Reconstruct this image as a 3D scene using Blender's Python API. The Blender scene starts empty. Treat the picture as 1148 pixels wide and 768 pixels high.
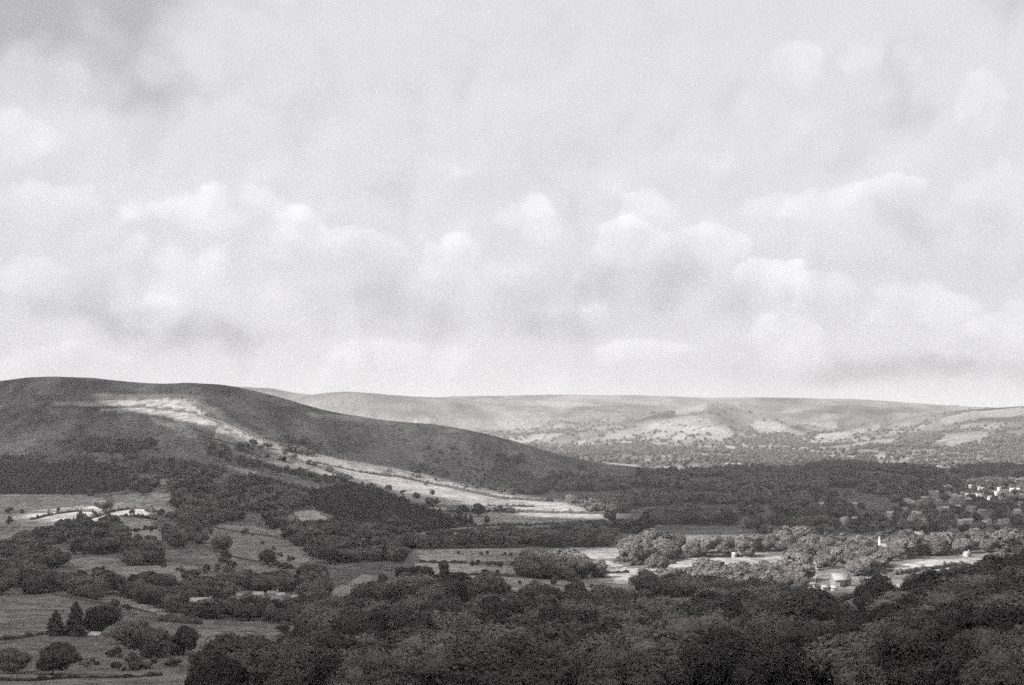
import bpy, math, random
import numpy as np

random.seed(7)
rng = np.random.default_rng(7)
scene = bpy.context.scene
COL = scene.collection

# ------------------------------------------------------------------ camera, world, sun, exposure
F = 50.0 / 36.0 * 1148.0          # focal length in photo pixels
CX, EY = 574.0, 470.0             # photo column of the view axis, photo row of eye level
cam_d = bpy.data.cameras.new("camera")
cam_d.lens = 50.0
cam_d.sensor_width = 36.0
cam_d.sensor_fit = 'HORIZONTAL'
cam_d.shift_y = (EY - 384.0) / 1148.0
cam_d.clip_start = 0.5
cam_d.clip_end = 90000.0
cam = bpy.data.objects.new("camera", cam_d)
COL.objects.link(cam)
cam.location = (0, 0, 0)
cam.rotation_euler = (math.radians(90), 0, 0)
scene.camera = cam

SUN = np.array([-0.74, -0.36, 0.57]); SUN = SUN / np.linalg.norm(SUN)   # towards the sun
sun_el = math.asin(SUN[2])
sun_az = math.atan2(SUN[0], SUN[1])       # clockwise from +Y
EXPOSURE = 1.3
SKY_LEVEL = 0.352                          # radiance of the mean cloud layer
SUN_STRENGTH = 4.0

scene.view_settings.view_transform = 'Standard'
scene.view_settings.look = 'None'
scene.view_settings.gamma = 1.0
scene.view_settings.exposure = EXPOSURE
scene.view_settings.use_curve_mapping = False
scene.cycles.max_bounces = 5
scene.cycles.diffuse_bounces = 3
scene.cycles.glossy_bounces = 1
scene.cycles.transmission_bounces = 3
scene.cycles.volume_bounces = 1
scene.cycles.transparent_max_bounces = 4
scene.cycles.use_denoising = False
scene.cycles.use_adaptive_sampling = True
scene.cycles.adaptive_threshold = 0.026
scene.cycles.adaptive_min_samples = 16

sd = bpy.data.lights.new("sun", 'SUN')
sd.energy = SUN_STRENGTH
sd.angle = math.radians(0.5)
sd.color = (1.0, 0.975, 0.965)
so = bpy.data.objects.new("sun", sd)
COL.objects.link(so)
so.location = (0, 0, 900)
# lamp shines along its -Z: rotate so +Z points to the sun
so.rotation_euler = (math.radians(90) - sun_el, 0, math.atan2(SUN[0], -SUN[1]))


class NT:
    """small helper to write node trees"""
    def __init__(self, tree):
        self.t = tree
    def n(self, kind, **kw):
        nd = self.t.nodes.new(kind)
        ins = kw.pop('ins', {})
        for k, v in kw.items():
            setattr(nd, k, v)
        for k, v in ins.items():
            self.put(nd.inputs[k], v)
        return nd
    def put(self, sock, v):
        if isinstance(v, bpy.types.NodeSocket):
            self.t.links.new(v, sock)
        elif isinstance(v, bpy.types.Node):
            self.t.links.new(v.outputs[0], sock)
        else:
            sock.default_value = v
    def m(self, op, a, b=0.0, c=None, clamp=False):
        nd = self.t.nodes.new('ShaderNodeMath'); nd.operation = op; nd.use_clamp = clamp
        self.put(nd.inputs[0], a); self.put(nd.inputs[1], b)
        if c is not None: self.put(nd.inputs[2], c)
        return nd.outputs[0]
    def ramp(self, v, lo, hi, a=0.0, b=1.0, smooth=True):
        nd = self.t.nodes.new('ShaderNodeMapRange')
        nd.interpolation_type = 'SMOOTHSTEP' if smooth else 'LINEAR'
        self.put(nd.inputs[0], v)
        for i, x in zip((1, 2, 3, 4), (lo, hi, a, b)): self.put(nd.inputs[i], x)
        return nd.outputs[0]


def sky_world():
    w = bpy.data.worlds.new("World")
    scene.world = w
    w.use_nodes = True
    t = w.node_tree
    t.nodes.clear()
    N = NT(t)
    sky = N.n('ShaderNodeTexSky', sky_type='NISHITA', sun_disc=False, sun_elevation=sun_el,
              sun_rotation=sun_az, altitude=300.0, dust_density=2.0)
    bw = N.n('ShaderNodeRGBToBW', ins={0: sky.outputs[0]})
    tc = N.n('ShaderNodeTexCoord')
    sep = N.n('ShaderNodeSeparateXYZ', ins={0: tc.outputs['Generated']})
    # density of cumulus as a group: input direction-plane vector
    g = bpy.data.node_groups.new("cloud_density", 'ShaderNodeTree')
    g.interface.new_socket("vec", in_out='INPUT', socket_type='NodeSocketVector')
    g.interface.new_socket("d", in_out='OUTPUT', socket_type='NodeSocketFloat')
    G = NT(g)
    gi = g.nodes.new('NodeGroupInput'); go = g.nodes.new('NodeGroupOutput')
    v = gi.outputs[0]
    n1 = G.n('ShaderNodeTexNoise', noise_dimensions='2D', ins={'Vector': v, 'Scale': 12.0, 'Detail': 6.0, 'Roughness': 0.6})
    n2 = G.n('ShaderNodeTexVoronoi', voronoi_dimensions='2D', feature='SMOOTH_F1', ins={'Vector': v, 'Scale': 17.0, 'Smoothness': 0.28, 'Detail': 1.5, 'Roughness': 0.55})
    d = G.m('MULTIPLY', G.m('SUBTRACT', n1.outputs[0], 0.5), 0.62)
    puff = G.m('MULTIPLY', G.m('SUBTRACT', 0.42, n2.outputs['Distance']), 0.40)
    g.links.new(G.m('ADD', d, puff), go.inputs[0])
    # towering heads and banks of this particular sky: (azimuth, elevation, half widths, amount)
    blobs = [  # wide soft banks: photo column, row, half width, half height, amount
        (40, 30, 210, 72, -.66), (190, 130, 50, 36, -.34), (260, 374, 190, 22, -.40), (40, 345, 80, 20, -.32), (620, 372, 110, 22, -.30), (700, 300, 60, 40, -.15), (1060, 268, 80, 26, -.34), (930, 302, 60, 18, -.24), (1010, 416, 190, 16, -.50), (450, 340, 80, 22, -.26), (830, 350, 50, 24, -.2),
        (1060, 50, 120, 50, -.08), (420, 402, 110, 14, .16), (240, 270, 160, 60, .12),
    ]
    heads = [  # billowing heads, far ones first: column, row, half width, half height, strength
        (70, 245, 60, 34, .5), (420, 285, 50, 34, .45), (935, 240, 80, 34, .55), (1100, 215, 60, 40, .35), (860, 235, 50, 24, .4), (985, 84, 52, 36, .55), (885, 84, 36, 36, .35), (1082, 130, 34, 44, .35), (910, 135, 40, 24, .2),
        (30, 165, 60, 40, .4), (245, 250, 100, 44, .75), (190, 310, 110, 46, .5), (335, 270, 44, 40, .5), (590, 246, 38, 42, .85), (735, 232, 50, 34, .85), (700, 275, 60, 34, .55),
        (790, 285, 60, 36, .45), (505, 292, 62, 34, .7), (560, 315, 50, 34, .4), (990, 225, 55, 20, .5), (645, 330, 48, 42, .7), (60, 310, 60, 30, .45), (865, 318, 52, 22, .85), (930, 335, 50, 26, .5),
        (1020, 350, 90, 30, .6), (880, 385, 60, 34, .65), (1110, 372, 52, 34, .7), (720, 395, 70, 20, .5), (460, 400, 90, 20, .45), (160, 350, 70, 30, .4), (100, 408, 100, 16, .3),
    ]
    # direction -> azimuth and slope of the sight line, valid all the way round
    hor = N.m('SQRT', N.m('ADD', N.m('MULTIPLY', sep.outputs[0], sep.outputs[0]), N.m('MULTIPLY', sep.outputs[1], sep.outputs[1])))
    az = N.m('ARCTAN2', sep.outputs[0], sep.outputs[1])
    el = N.m('DIVIDE', sep.outputs[2], N.m('MAXIMUM', hor, 0.12))
    cv0 = N.n('ShaderNodeCombineXYZ', ins={0: az, 1: el, 2: 0.0})
    warp = N.n('ShaderNodeTexNoise', noise_dimensions='2D', ins={'Vector': cv0, 'Scale': 11.0, 'Detail': 4.0, 'Roughness': 0.62})
    cv = N.n('ShaderNodeVectorMath', operation='MULTIPLY_ADD', ins={0: warp.outputs['Color'], 1: (0.032, 0.030, 0.0), 2: cv0})
    a1 = N.n('ShaderNodeGroup'); a1.node_tree = g; N.put(a1.inputs[0], cv)
    off = N.n('ShaderNodeVectorMath', operation='ADD', ins={0: cv, 1: (-0.007, 0.011, 0.0)})
    a2 = N.n('ShaderNodeGroup'); a2.node_tree = g; N.put(a2.inputs[0], off)
    acc = a1.outputs[0]
    sp = N.n('ShaderNodeSeparateXYZ', ins={0: cv})
    for (px, py, wx, wy, am) in blobs:
        # one rotated-free gaussian head or bank
        ax, ay = (px - CX) / F + 0.016, (EY - py) / F + 0.015
        ex = N.m('MULTIPLY_ADD', sp.outputs[0], F / wx, -ax * F / wx)
        ey = N.m('MULTIPLY_ADD', sp.outputs[1], F / wy, -ay * F / wy)
        r2 = N.m('MULTIPLY_ADD', ex, ex, N.m('MULTIPLY', ey, ey))
        acc = N.m('MULTIPLY_ADD', N.m('POWER', 0.42, r2), am, acc)
    relief = N.m('SUBTRACT', a1.outputs[0], a2.outputs[0])
    lowamp = N.ramp(el, 0.27, 0.14, 0.30, 1.0)
    dd = acc
    val = N.m('ADD', N.ramp(dd, 0.06, 0.26, 0.0, 0.10), N.ramp(dd, 0.30, 0.55, 0.0, 0.13))
    val = N.m('ADD', val, N.m('MULTIPLY', N.m('MULTIPLY', relief, N.ramp(dd, -0.35, 0.25, 0.12, 1.0)), 0.50))
    cover = N.m('ADD', 0.915, N.m('MULTIPLY', val, lowamp))
    cover = N.m('SUBTRACT', cover, N.ramp(dd, -0.16, -0.8, 0.0, 0.36))
    fine = N.m('SUBTRACT', a1.outputs[0], 0.02)
    rl = N.m('MULTIPLY', relief, 0.6)
    for (px, py, wx, wy, st) in heads:
        ax, ay = (px - CX) / F + 0.016, (EY - py) / F + 0.015
        ex = N.m('MULTIPLY_ADD', sp.outputs[0], F / wx, -ax * F / wx)
        ey = N.m('MULTIPLY_ADD', sp.outputs[1], F / wy, -ay * F / wy)
        r2 = N.m('MULTIPLY_ADD', ex, ex, N.m('MULTIPLY', ey, ey))
        edge = N.m('SUBTRACT', N.m('MULTIPLY_ADD', fine, 2.7, 1.12), r2)
        mask = N.m('MULTIPLY', N.ramp(edge, 0.0, 0.5, 0.0, st), N.ramp(ey, -1.3, -0.2))
        tone_ = N.m('ADD', N.m('MULTIPLY_ADD', ey, 0.15, 1.08), rl)
        cover = N.m('MULTIPLY_ADD', mask, N.m('SUBTRACT', tone_, cover), cover)
    level = N.m('MULTIPLY', cover, SKY_LEVEL)
    # thin gaps let a little of the clear sky through
    skyv = N.m('MULTIPLY', bw.outputs[0], 0.10)
    skyv = N.m('MINIMUM', skyv, SKY_LEVEL * 1.1)
    mixv = N.m('ADD', N.m('MULTIPLY', level, 0.88), N.m('MULTIPLY', skyv, 0.12))
    cc = N.n('ShaderNodeCombineXYZ', ins={0: N.m('MULTIPLY', mixv, 1.0), 1: N.m('MULTIPLY', mixv, 0.99), 2: N.m('MULTIPLY', mixv, 1.012)})
    bg = N.n('ShaderNodeBackground', ins={0: cc, 1: 1.0})
    out = N.n('ShaderNodeOutputWorld', ins={0: bg})
sky_world()
scene.world.cycles.sampling_method = 'NONE'   # the even sky is found by bounce rays; much faster

# ------------------------------------------------------------------ noise
def _hash(ix, iy, seed):
    h = (ix.astype(np.int64) * 374761393 + iy.astype(np.int64) * 668265263 + seed * 1442695041) & 0xFFFFFFFF
    h = ((h ^ (h >> 13)) * 1274126177) & 0xFFFFFFFF
    h = h ^ (h >> 16)
    return (h & 0xFFFFFF) / float(0xFFFFFF)

def vnoise(x, y, seed=0):
    x = np.asarray(x, float); y = np.asarray(y, float)
    ix = np.floor(x); iy = np.floor(y)
    fx = x - ix; fy = y - iy
    fx = fx * fx * fx * (fx * (fx * 6 - 15) + 10); fy = fy * fy * fy * (fy * (fy * 6 - 15) + 10)
    a = _hash(ix, iy, seed); b = _hash(ix + 1, iy, seed)
    c = _hash(ix, iy + 1, seed); d = _hash(ix + 1, iy + 1, seed)
    return (a * (1 - fx) + b * fx) * (1 - fy) + (c * (1 - fx) + d * fx) * fy

def fbm(x, y, octv=4, seed=0, gain=0.5):
    s = 0; a = 1; t = 0
    for k in range(octv):
        s = s + a * (vnoise(x * 2 ** k + 17.3 * k, y * 2 ** k - 9.1 * k, seed + k) - 0.5); t += a; a *= gain
    return s / t * 2

def ridged(x, y, octv=3, seed=0):
    s = 0; a = 1; t = 0
    for k in range(octv):
        s = s + a * (1 - np.abs(2 * vnoise(x * 2 ** k, y * 2 ** k, seed + k) - 1)); t += a; a *= 0.5
    return s / t

def sstep(a, b, x):
    t = np.clip((x - a) / (b - a), 0, 1)
    return t * t * (3 - 2 * t)

# ------------------------------------------------------------------ terrain profile curves
# each curve: D(u) and photo row y(u) (its height is (EY - y) * D / F)
def cv(D, Y):
    return (D if isinstance(D, list) else [(0, D)], Y if isinstance(Y, list) else [(0, Y)])
ridge_u = [(-500, 470), (-300, 452), (-120, 436), (0, 427.5), (30, 423), (60, 421.5), (100, 423.5), (150, 428), (185, 430), (215, 429.5), (250, 432), (280, 437.5),
           (320, 447), (360, 459), (390, 465.5), (430, 470), (470, 473), (510, 478), (540, 484), (580, 495), (620, 508), (660, 517), (720, 525), (800, 531), (900, 534),
           (1000, 534), (1060, 532), (1100, 529), (1148, 524), (1400, 515)]
ridge_D = [(-500, 3700), (0, 3600), (200, 3450), (400, 3200), (560, 3050), (720, 3200), (900, 3300), (1148, 3350), (1400, 3400)]
curves = [
    cv(3, 470 + 1.7 * F / 3),
    cv(20, 470 + 6.4 * F / 20),
    cv(60, 470 + 17 * F / 60),
    cv(200, [(-500, 870), (0, 852), (600, 856), (950, 830), (1148, 812), (1400, 790), (1700, 780)]),
    cv(300, [(-500, 830), (0, 812), (600, 815), (950, 795), (1148, 765), (1400, 725), (1700, 700)]),
    cv(450, [(-500, 780), (0, 768), (600, 775), (800, 772), (950, 745), (1148, 697), (1400, 655), (1700, 630)]),
    cv(600, [(-500, 745), (0, 740), (200, 738), (600, 748), (800, 740), (950, 712), (1148, 664), (1400, 615), (1700, 590)]),
    cv(750, [(-500, 706), (0, 706), (400, 714), (600, 718), (800, 714), (950, 694), (1148, 668), (1400, 625), (1700, 595)]),
    cv(900, [(-500, 680), (0, 680), (600, 688), (800, 685), (950, 680), (1148, 674), (1400, 650)]),
    cv(1150, [(-500, 650), (0, 648), (600, 650), (1148, 650)]),
    cv(1400, [(-500, 618), (1148, 619)]),
    cv(1700, [(-500, 594), (0, 592), (200, 586), (400, 591), (600, 591), (1148, 591)]),
    cv(2000, [(-500, 573), (0, 572), (200, 560), (300, 560), (400, 570), (600, 573), (1148, 572)]),
    cv(2300, [(-500, 556), (0, 555), (200, 536), (300, 534), (400, 551), (600, 558), (1148, 559)]),
    cv(2600, [(-500, 530), (0, 528), (100, 518), (200, 506), (300, 508), (400, 531), (500, 544), (600, 549), (1148, 550)]),
    cv(2900, [(-500, 500), (0, 492), (100, 482), (200, 472), (300, 478), (400, 505), (500, 520), (600, 532), (660, 538), (720, 542), (1000, 543), (1148, 540)]),
    (ridge_D, ridge_u),
    cv([(0, 4000), (200, 3850), (1148, 3750)], [(-500, 480), (0, 460), (300, 478), (400, 500), (560, 520), (620, 523), (720, 526), (900, 527), (1148, 525), (1400, 515)]),
    cv(4600, [(-500, 505), (0, 505), (300, 508), (500, 513), (800, 515), (1000, 515), (1148, 512), (1400, 500)]),
    cv(5300, [(-500, 500), (300, 500), (600, 508), (800, 508), (1000, 505), (1148, 495), (1400, 480)]),
    cv(6200, [(-500, 495), (300, 494), (600, 501), (680, 500), (760, 497), (850, 499), (920, 500), (1000, 493), (1060, 486), (1148, 476), (1400, 462)]),
    cv(7200, [(-500, 485), (300, 486), (500, 490), (600, 490), (680, 488), (740, 480), (800, 476), (860, 484), (900, 488), (960, 482), (1020, 470), (1060, 462), (1100, 458), (1148, 454.5), (1200, 450), (1400, 442)]),
    cv(8300, [(-500, 475), (280, 478), (340, 473), (420, 474), (500, 478), (600, 478), (680, 471), (740, 462), (780, 454), (800, 449.5), (820, 455), (850, 464), (900, 470), (960, 470), (1020, 466), (1060, 464), (1148, 461), (1400, 455)]),
    cv(9400, [(-500, 470), (250, 460), (300, 452), (335, 445), (360, 440.5), (385, 438.5), (420, 440.5), (450, 444), (480, 446.5), (520, 452), (560, 458), (620, 459), (700, 460), (760, 464), (860, 467), (900, 464), (960, 460), (1040, 460), (1148, 464), (1400, 462)]),
    cv(11200, [(-500, 440), (200, 432), (280, 433.5), (305, 435), (330, 440), (360, 444), (480, 446), (510, 443.5), (560, 443), (620, 442), (700, 443), (760, 444), (790, 445.5), (850, 445.5), (950, 447), (1000, 449.5), (1040, 452.5), (1080, 456), (1148, 459), (1400, 462)]),
    cv(13000, 455), cv(16000, 468), cv(26000, 475),
]
UG = np.arange(-500, 1701, 5.0)
DG = np.exp(np.linspace(math.log(2.0), math.log(26000), 900))
def _smooth_u(a, k):
    ker = np.hanning(k + 2)[1:-1]; ker /= ker.sum()
    p = np.pad(a, (k // 2, k // 2), mode='edge')
    return np.convolve(p, ker, mode='valid')
def build_table():
    nk = len(curves)
    Dk = np.zeros((nk, len(UG))); Zk = np.zeros((nk, len(UG)))
    for i, (D, Y) in enumerate(curves):
        d = np.interp(UG, [p[0] for p in D], [p[1] for p in D])
        y = np.interp(UG, [p[0] for p in Y], [p[1] for p in Y])
        k = 5 if (i == 16 or i >= 21) else 15
        y = _smooth_u(y, k); d = _smooth_u(d, 21)
        Dk[i] = d; Zk[i] = (EY - y) * d / F
    T = np.zeros((len(UG), len(DG)))
    for j in range(len(UG)):
        d = Dk[:, j]; z = Zk[:, j]
        h = np.diff(d); dl = np.diff(z) / h
        m = np.zeros(nk); m[0] = dl[0]; m[-1] = dl[-1]
        for k in range(1, nk - 1):       # monotone cubic: no overshoot between the curves
            if dl[k - 1] * dl[k] > 0:
                w1 = 2 * h[k] + h[k - 1]; w2 = h[k] + 2 * h[k - 1]
                m[k] = (w1 + w2) / (w1 / dl[k - 1] + w2 / dl[k])
        idx = np.clip(np.searchsorted(d, DG) - 1, 0, nk - 2)
        t = np.clip((DG - d[idx]) / h[idx], 0, 1)
        T[j] = ((2 * t**3 - 3 * t**2 + 1) * z[idx] + (t**3 - 2 * t**2 + t) * h[idx] * m[idx]
                + (-2 * t**3 + 3 * t**2) * z[idx + 1] + (t**3 - t**2) * h[idx] * m[idx + 1])
    return T
TAB = build_table()
LD0, LDS = math.log(2.0), (math.log(26000) - math.log(2.0)) / 899
RIDGE_D = lambda u: np.interp(u, [p[0] for p in ridge_D], [p[1] for p in ridge_D])

def uD(X, Y):
    """column and depth of a ground point; beyond 34 degrees off axis the profile turns with the angle"""
    r = np.hypot(X, Y) + 1e-6
    th = np.arctan2(X, Y)
    tc = np.clip(th, -0.6, 0.6)
    return CX + F * np.tan(tc), r * np.cos(tc), th

def H(X, Y):
    X = np.asarray(X, float); Y = np.asarray(Y, float)
    u, D, th = uD(X, Y)
    fu = np.clip((u - UG[0]) / 5.0, 0, len(UG) - 1.001); iu = fu.astype(int); fu = fu - iu
    fd = np.clip((np.log(np.maximum(D, 2.001)) - LD0) / LDS, 0, 898.999); idd = fd.astype(int); fd = fd - idd
    z = (TAB[iu, idd] * (1 - fd) + TAB[iu, idd + 1] * fd) * (1 - fu) + (TAB[iu + 1, idd] * (1 - fd) + TAB[iu + 1, idd + 1] * fd) * fu
    # behind the viewpoint the hill goes on rising
    back = sstep(1.1, 1.9, np.abs(th))
    zb = -1.7 + np.minimum(D, 1500) * 0.07 + 0.0 * D
    z = z * (1 - back) + zb * back
    near = sstep(60, 400, D)
    z = z + near * (2.2 * fbm(X / 170, Y / 170, 3, 3) + 0.7 * fbm(X / 45, Y / 45, 2, 5)) * (1 - sstep(2200, 3200, D) * 0.4)
    hill = sstep(2300, 2800, D) * (1 - sstep(3300, 4200, D)) * sstep(760, 480, u)
    z = z + hill * (-9 * (ridged(X / 520 + 2.2, Y / 700, 2, 21) - 0.62) * (1 - sstep(-500, 0, D - RIDGE_D(u))) + 2.0 * fbm(X / 90, Y / 90, 3, 23) + 5 * fbm(X / 230, Y / 300, 2, 25))
    far = sstep(5600, 8000, D)
    crest = np.exp(-((D - 11200) / 900.0) ** 2)
    c2 = np.exp(-((D - 9400) / 520.0) ** 2) * sstep(600, 500, u) + np.exp(-((D - 8300) / 420.0) ** 2) * sstep(690, 740, u) * sstep(900, 840, u) + np.exp(-((D - 7200) / 450.0) ** 2) * sstep(1010, 1070, u)
    z = z + far * (1 - 0.95 * np.clip(crest + c2, 0, 1)) * (-150 * np.clip(0.84 - ridged(X / 620 + 4.1 + Y / 4200, Y / 1900 + 0.4, 3, 31), 0, 1) + 9 * fbm(X / 260, Y / 260, 3, 33))
    z = z + sstep(7000, 9000, D) * crest * 6 * fbm(X / 500, Y / 500, 3, 37)
    return z

DS = np.exp(np.linspace(math.log(90), math.log(12500), 4200))
def ground(px, py):
    """where the sight line through a photo pixel meets the ground (first hit)"""
    X = (px - CX) / F * DS
    y = EY - F * H(X, DS) / DS
    k = np.argmax(y <= py)
    if y[k] > py: k = int(np.argmin(y))
    if k > 0 and y[k - 1] > py >= y[k]:
        t = (y[k - 1] - py) / (y[k - 1] - y[k] + 1e-9)
        D = DS[k - 1] * (1 - t) + DS[k] * t
    else:
        D = DS[k]
    X = (px - CX) / F * D
    return X, D
def gpoly(pts, step=14):
    out = []
    n = len(pts)
    for i in range(n):
        a = pts[i]; b = pts[(i + 1) % n]
        m = max(1, int(math.hypot(b[0] - a[0], b[1] - a[1]) / step))
        for k in range(m):
            t = k / m
            out.append(ground(a[0] * (1 - t) + b[0] * t, a[1] * (1 - t) + b[1] * t))
    return np.array(out)
def gline(pts, step=6):
    out = []
    for i in range(len(pts) - 1):
        a = pts[i]; b = pts[i + 1]
        m = max(1, int(math.hypot(b[0] - a[0], b[1] - a[1]) / step))
        for k in range(m + (i == len(pts) - 2)):
            t = k / m
            out.append(ground(a[0] * (1 - t) + b[0] * t, a[1] * (1 - t) + b[1] * t))
    return np.array(out)
def inside(P, X, Y):
    X = np.asarray(X); Y = np.asarray(Y)
    res = np.zeros(X.shape, bool)
    box = (X >= P[:, 0].min()) & (X <= P[:, 0].max()) & (Y >= P[:, 1].min()) & (Y <= P[:, 1].max())
    if not box.any(): return res
    x = X[box]; y = Y[box]; c = np.zeros(x.shape, bool)
    n = len(P); j = n - 1
    for i in range(n):
        xi, yi = P[i]; xj, yj = P[j]
        if yi != yj:
            c ^= ((yi > y) != (yj > y)) & (x < (xj - xi) * (y - yi) / (yj - yi) + xi)
        j = i
    res[box] = c
    return res

# ------------------------------------------------------------------ materials
def mat(name, color, rough=0.9, noise=None, alt=None, bump=0.0, bscale=1.0, spec=0.2):
    m = bpy.data.materials.new(name)
    m.use_nodes = True
    t = m.node_tree; t.nodes.clear(); N = NT(t)
    out = N.n('ShaderNodeOutputMaterial')
    b = N.n('ShaderNodeBsdfPrincipled', ins={'Roughness': rough, 'Specular IOR Level': spec})
    t.links.new(b.outputs[0], out.inputs[0])
    c = tuple(color) + (1,) if len(color) == 3 else color
    if noise:
        tc = N.n('ShaderNodeTexCoord')
        ns = N.n('ShaderNodeTexNoise', ins={'Vector': tc.outputs['Object'], 'Scale': noise, 'Detail': 6.0, 'Roughness': 0.65})
        mx = N.n('ShaderNodeMix', data_type='RGBA', ins={6: c, 7: tuple(alt) + (1,)})
        N.put(mx.inputs[0], N.ramp(ns.outputs[0], 0.35, 0.65))
        t.links.new(mx.outputs[2], b.inputs['Base Color'])
        if bump:
            bp = N.n('ShaderNodeBump', ins={'Strength': bump, 'Distance': bscale, 'Height': ns.outputs[0]})
            t.links.new(bp.outputs[0], b.inputs['Normal'])
    else:
        b.inputs['Base Color'].default_value = c
    return m
def grey(v, w=0.09): return (v, v * (1 - w * 0.6), v * (1 - w))

def leaf_mat(name, lo, hi, transl=0.25):
    m = bpy.data.materials.new(name); m.use_nodes = True
    t = m.node_tree; t.nodes.clear(); N = NT(t)
    tc = N.n('ShaderNodeTexCoord'); oi = N.n('ShaderNodeObjectInfo')
    ns = N.n('ShaderNodeTexNoise', ins={'Vector': tc.outputs['Object'], 'Scale': 0.45, 'Detail': 5.0, 'Roughness': 0.75})
    f = N.m('ADD', N.m('MULTIPLY', N.ramp(ns.outputs[0], 0.3, 0.7), 0.35), N.m('MULTIPLY', oi.outputs['Random'], 0.65))
    mx = N.n('ShaderNodeMix', data_type='RGBA', ins={6: grey(lo) + (1,), 7: grey(hi) + (1,)})
    N.put(mx.inputs[0], f)
    d = N.n('ShaderNodeBsdfDiffuse', ins={0: mx.outputs[2]})
    tr = N.n('ShaderNodeBsdfTranslucent', ins={0: mx.outputs[2]})
    ms = N.n('ShaderNodeMixShader', ins={0: transl, 1: d, 2: tr})
    N.n('ShaderNodeOutputMaterial', ins={0: ms})
    return m
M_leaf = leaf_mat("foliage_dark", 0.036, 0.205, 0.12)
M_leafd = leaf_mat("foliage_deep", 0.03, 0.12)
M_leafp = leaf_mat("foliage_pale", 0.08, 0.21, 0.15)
M_conif = leaf_mat("foliage_conifer", 0.045, 0.10, 0.1)
M_bark = mat("bark", grey(0.12), 0.95, 3.0, grey(0.06), 0.5, 0.1)
M_stone = mat("dry_stone_sunlit", grey(0.30), 0.95, 1.4, grey(0.14), 0.6, 0.1)
M_hedge = leaf_mat("foliage_hedge", 0.05, 0.13)
M_wall = mat("rendered_wall", grey(0.62, 0.02), 0.9, 0.8, grey(0.48, 0.02))
M_white_wall = mat('whitewashed_wall', grey(0.52, 0.02), 0.9, 0.8, grey(0.42, 0.02))
M_wall2 = mat("gritstone_wall", grey(0.40), 0.95, 0.9, grey(0.26), 0.4, 0.05)
M_roof = mat("slate_roof", grey(0.30), 0.7, 1.2, grey(0.2), 0.3, 0.05)
M_roofp = mat("pale_sheet_roof", grey(0.48, 0.02), 0.7, 0.6, grey(0.34, 0.02))
M_glass = mat("window_glass", grey(0.03), 0.15, spec=0.5)
M_wood = mat("weathered_wood", grey(0.35), 0.9, 4.0, grey(0.2))
M_white = mat("white_paint", grey(0.8, 0.01), 0.5)
M_lane = mat("lane_surface", grey(0.30, 0.03), 0.95, 0.5, grey(0.20, 0.03))

# ------------------------------------------------------------------ mesh helpers
def mesh_np(name, V, Fq, mats, mi=None, smooth=False):
    """V (n,3); Fq list of arrays (m,3) or (m,4)"""
    me = bpy.data.meshes.new(name)
    if not isinstance(Fq, list): Fq = [Fq]
    Fq = [f for f in Fq if len(f)]
    me.vertices.add(len(V)); me.vertices.foreach_set('co', np.ascontiguousarray(V, dtype=np.float32).ravel())
    nl = sum(f.size for f in Fq); nf = sum(len(f) for f in Fq)
    me.loops.add(nl); me.polygons.add(nf)
    me.loops.foreach_set('vertex_index', np.concatenate([f.ravel() for f in Fq]).astype(np.int32))
    sizes = np.concatenate([np.full(len(f), f.shape[1]) for f in Fq])
    st = np.concatenate([[0], np.cumsum(sizes)[:-1]]).astype(np.int32)
    me.polygons.foreach_set('loop_start', st)
    for m in mats: me.materials.append(m)
    if mi is not None: me.polygons.foreach_set('material_index', np.asarray(mi, dtype=np.int32))
    if smooth: me.polygons.foreach_set('use_smooth', np.ones(nf, bool))
    me.update(calc_edges=True)
    me.validate()
    return me
def link(name, me, parent=None, loc=None, rz=0.0, scale=None):
    o = bpy.data.objects.new(name, me); COL.objects.link(o)
    if parent is not None: o.parent = parent
    if loc is not None: o.location = loc
    if rz: o.rotation_euler = (0, 0, rz)
    if scale is not None: o.scale = scale
    return o
def tag(o, label=None, cat=None, group=None, kind=None):
    if label: o['label'] = label
    if cat: o['category'] = cat
    if group: o['group'] = group
    if kind: o['kind'] = kind
    return o

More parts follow.
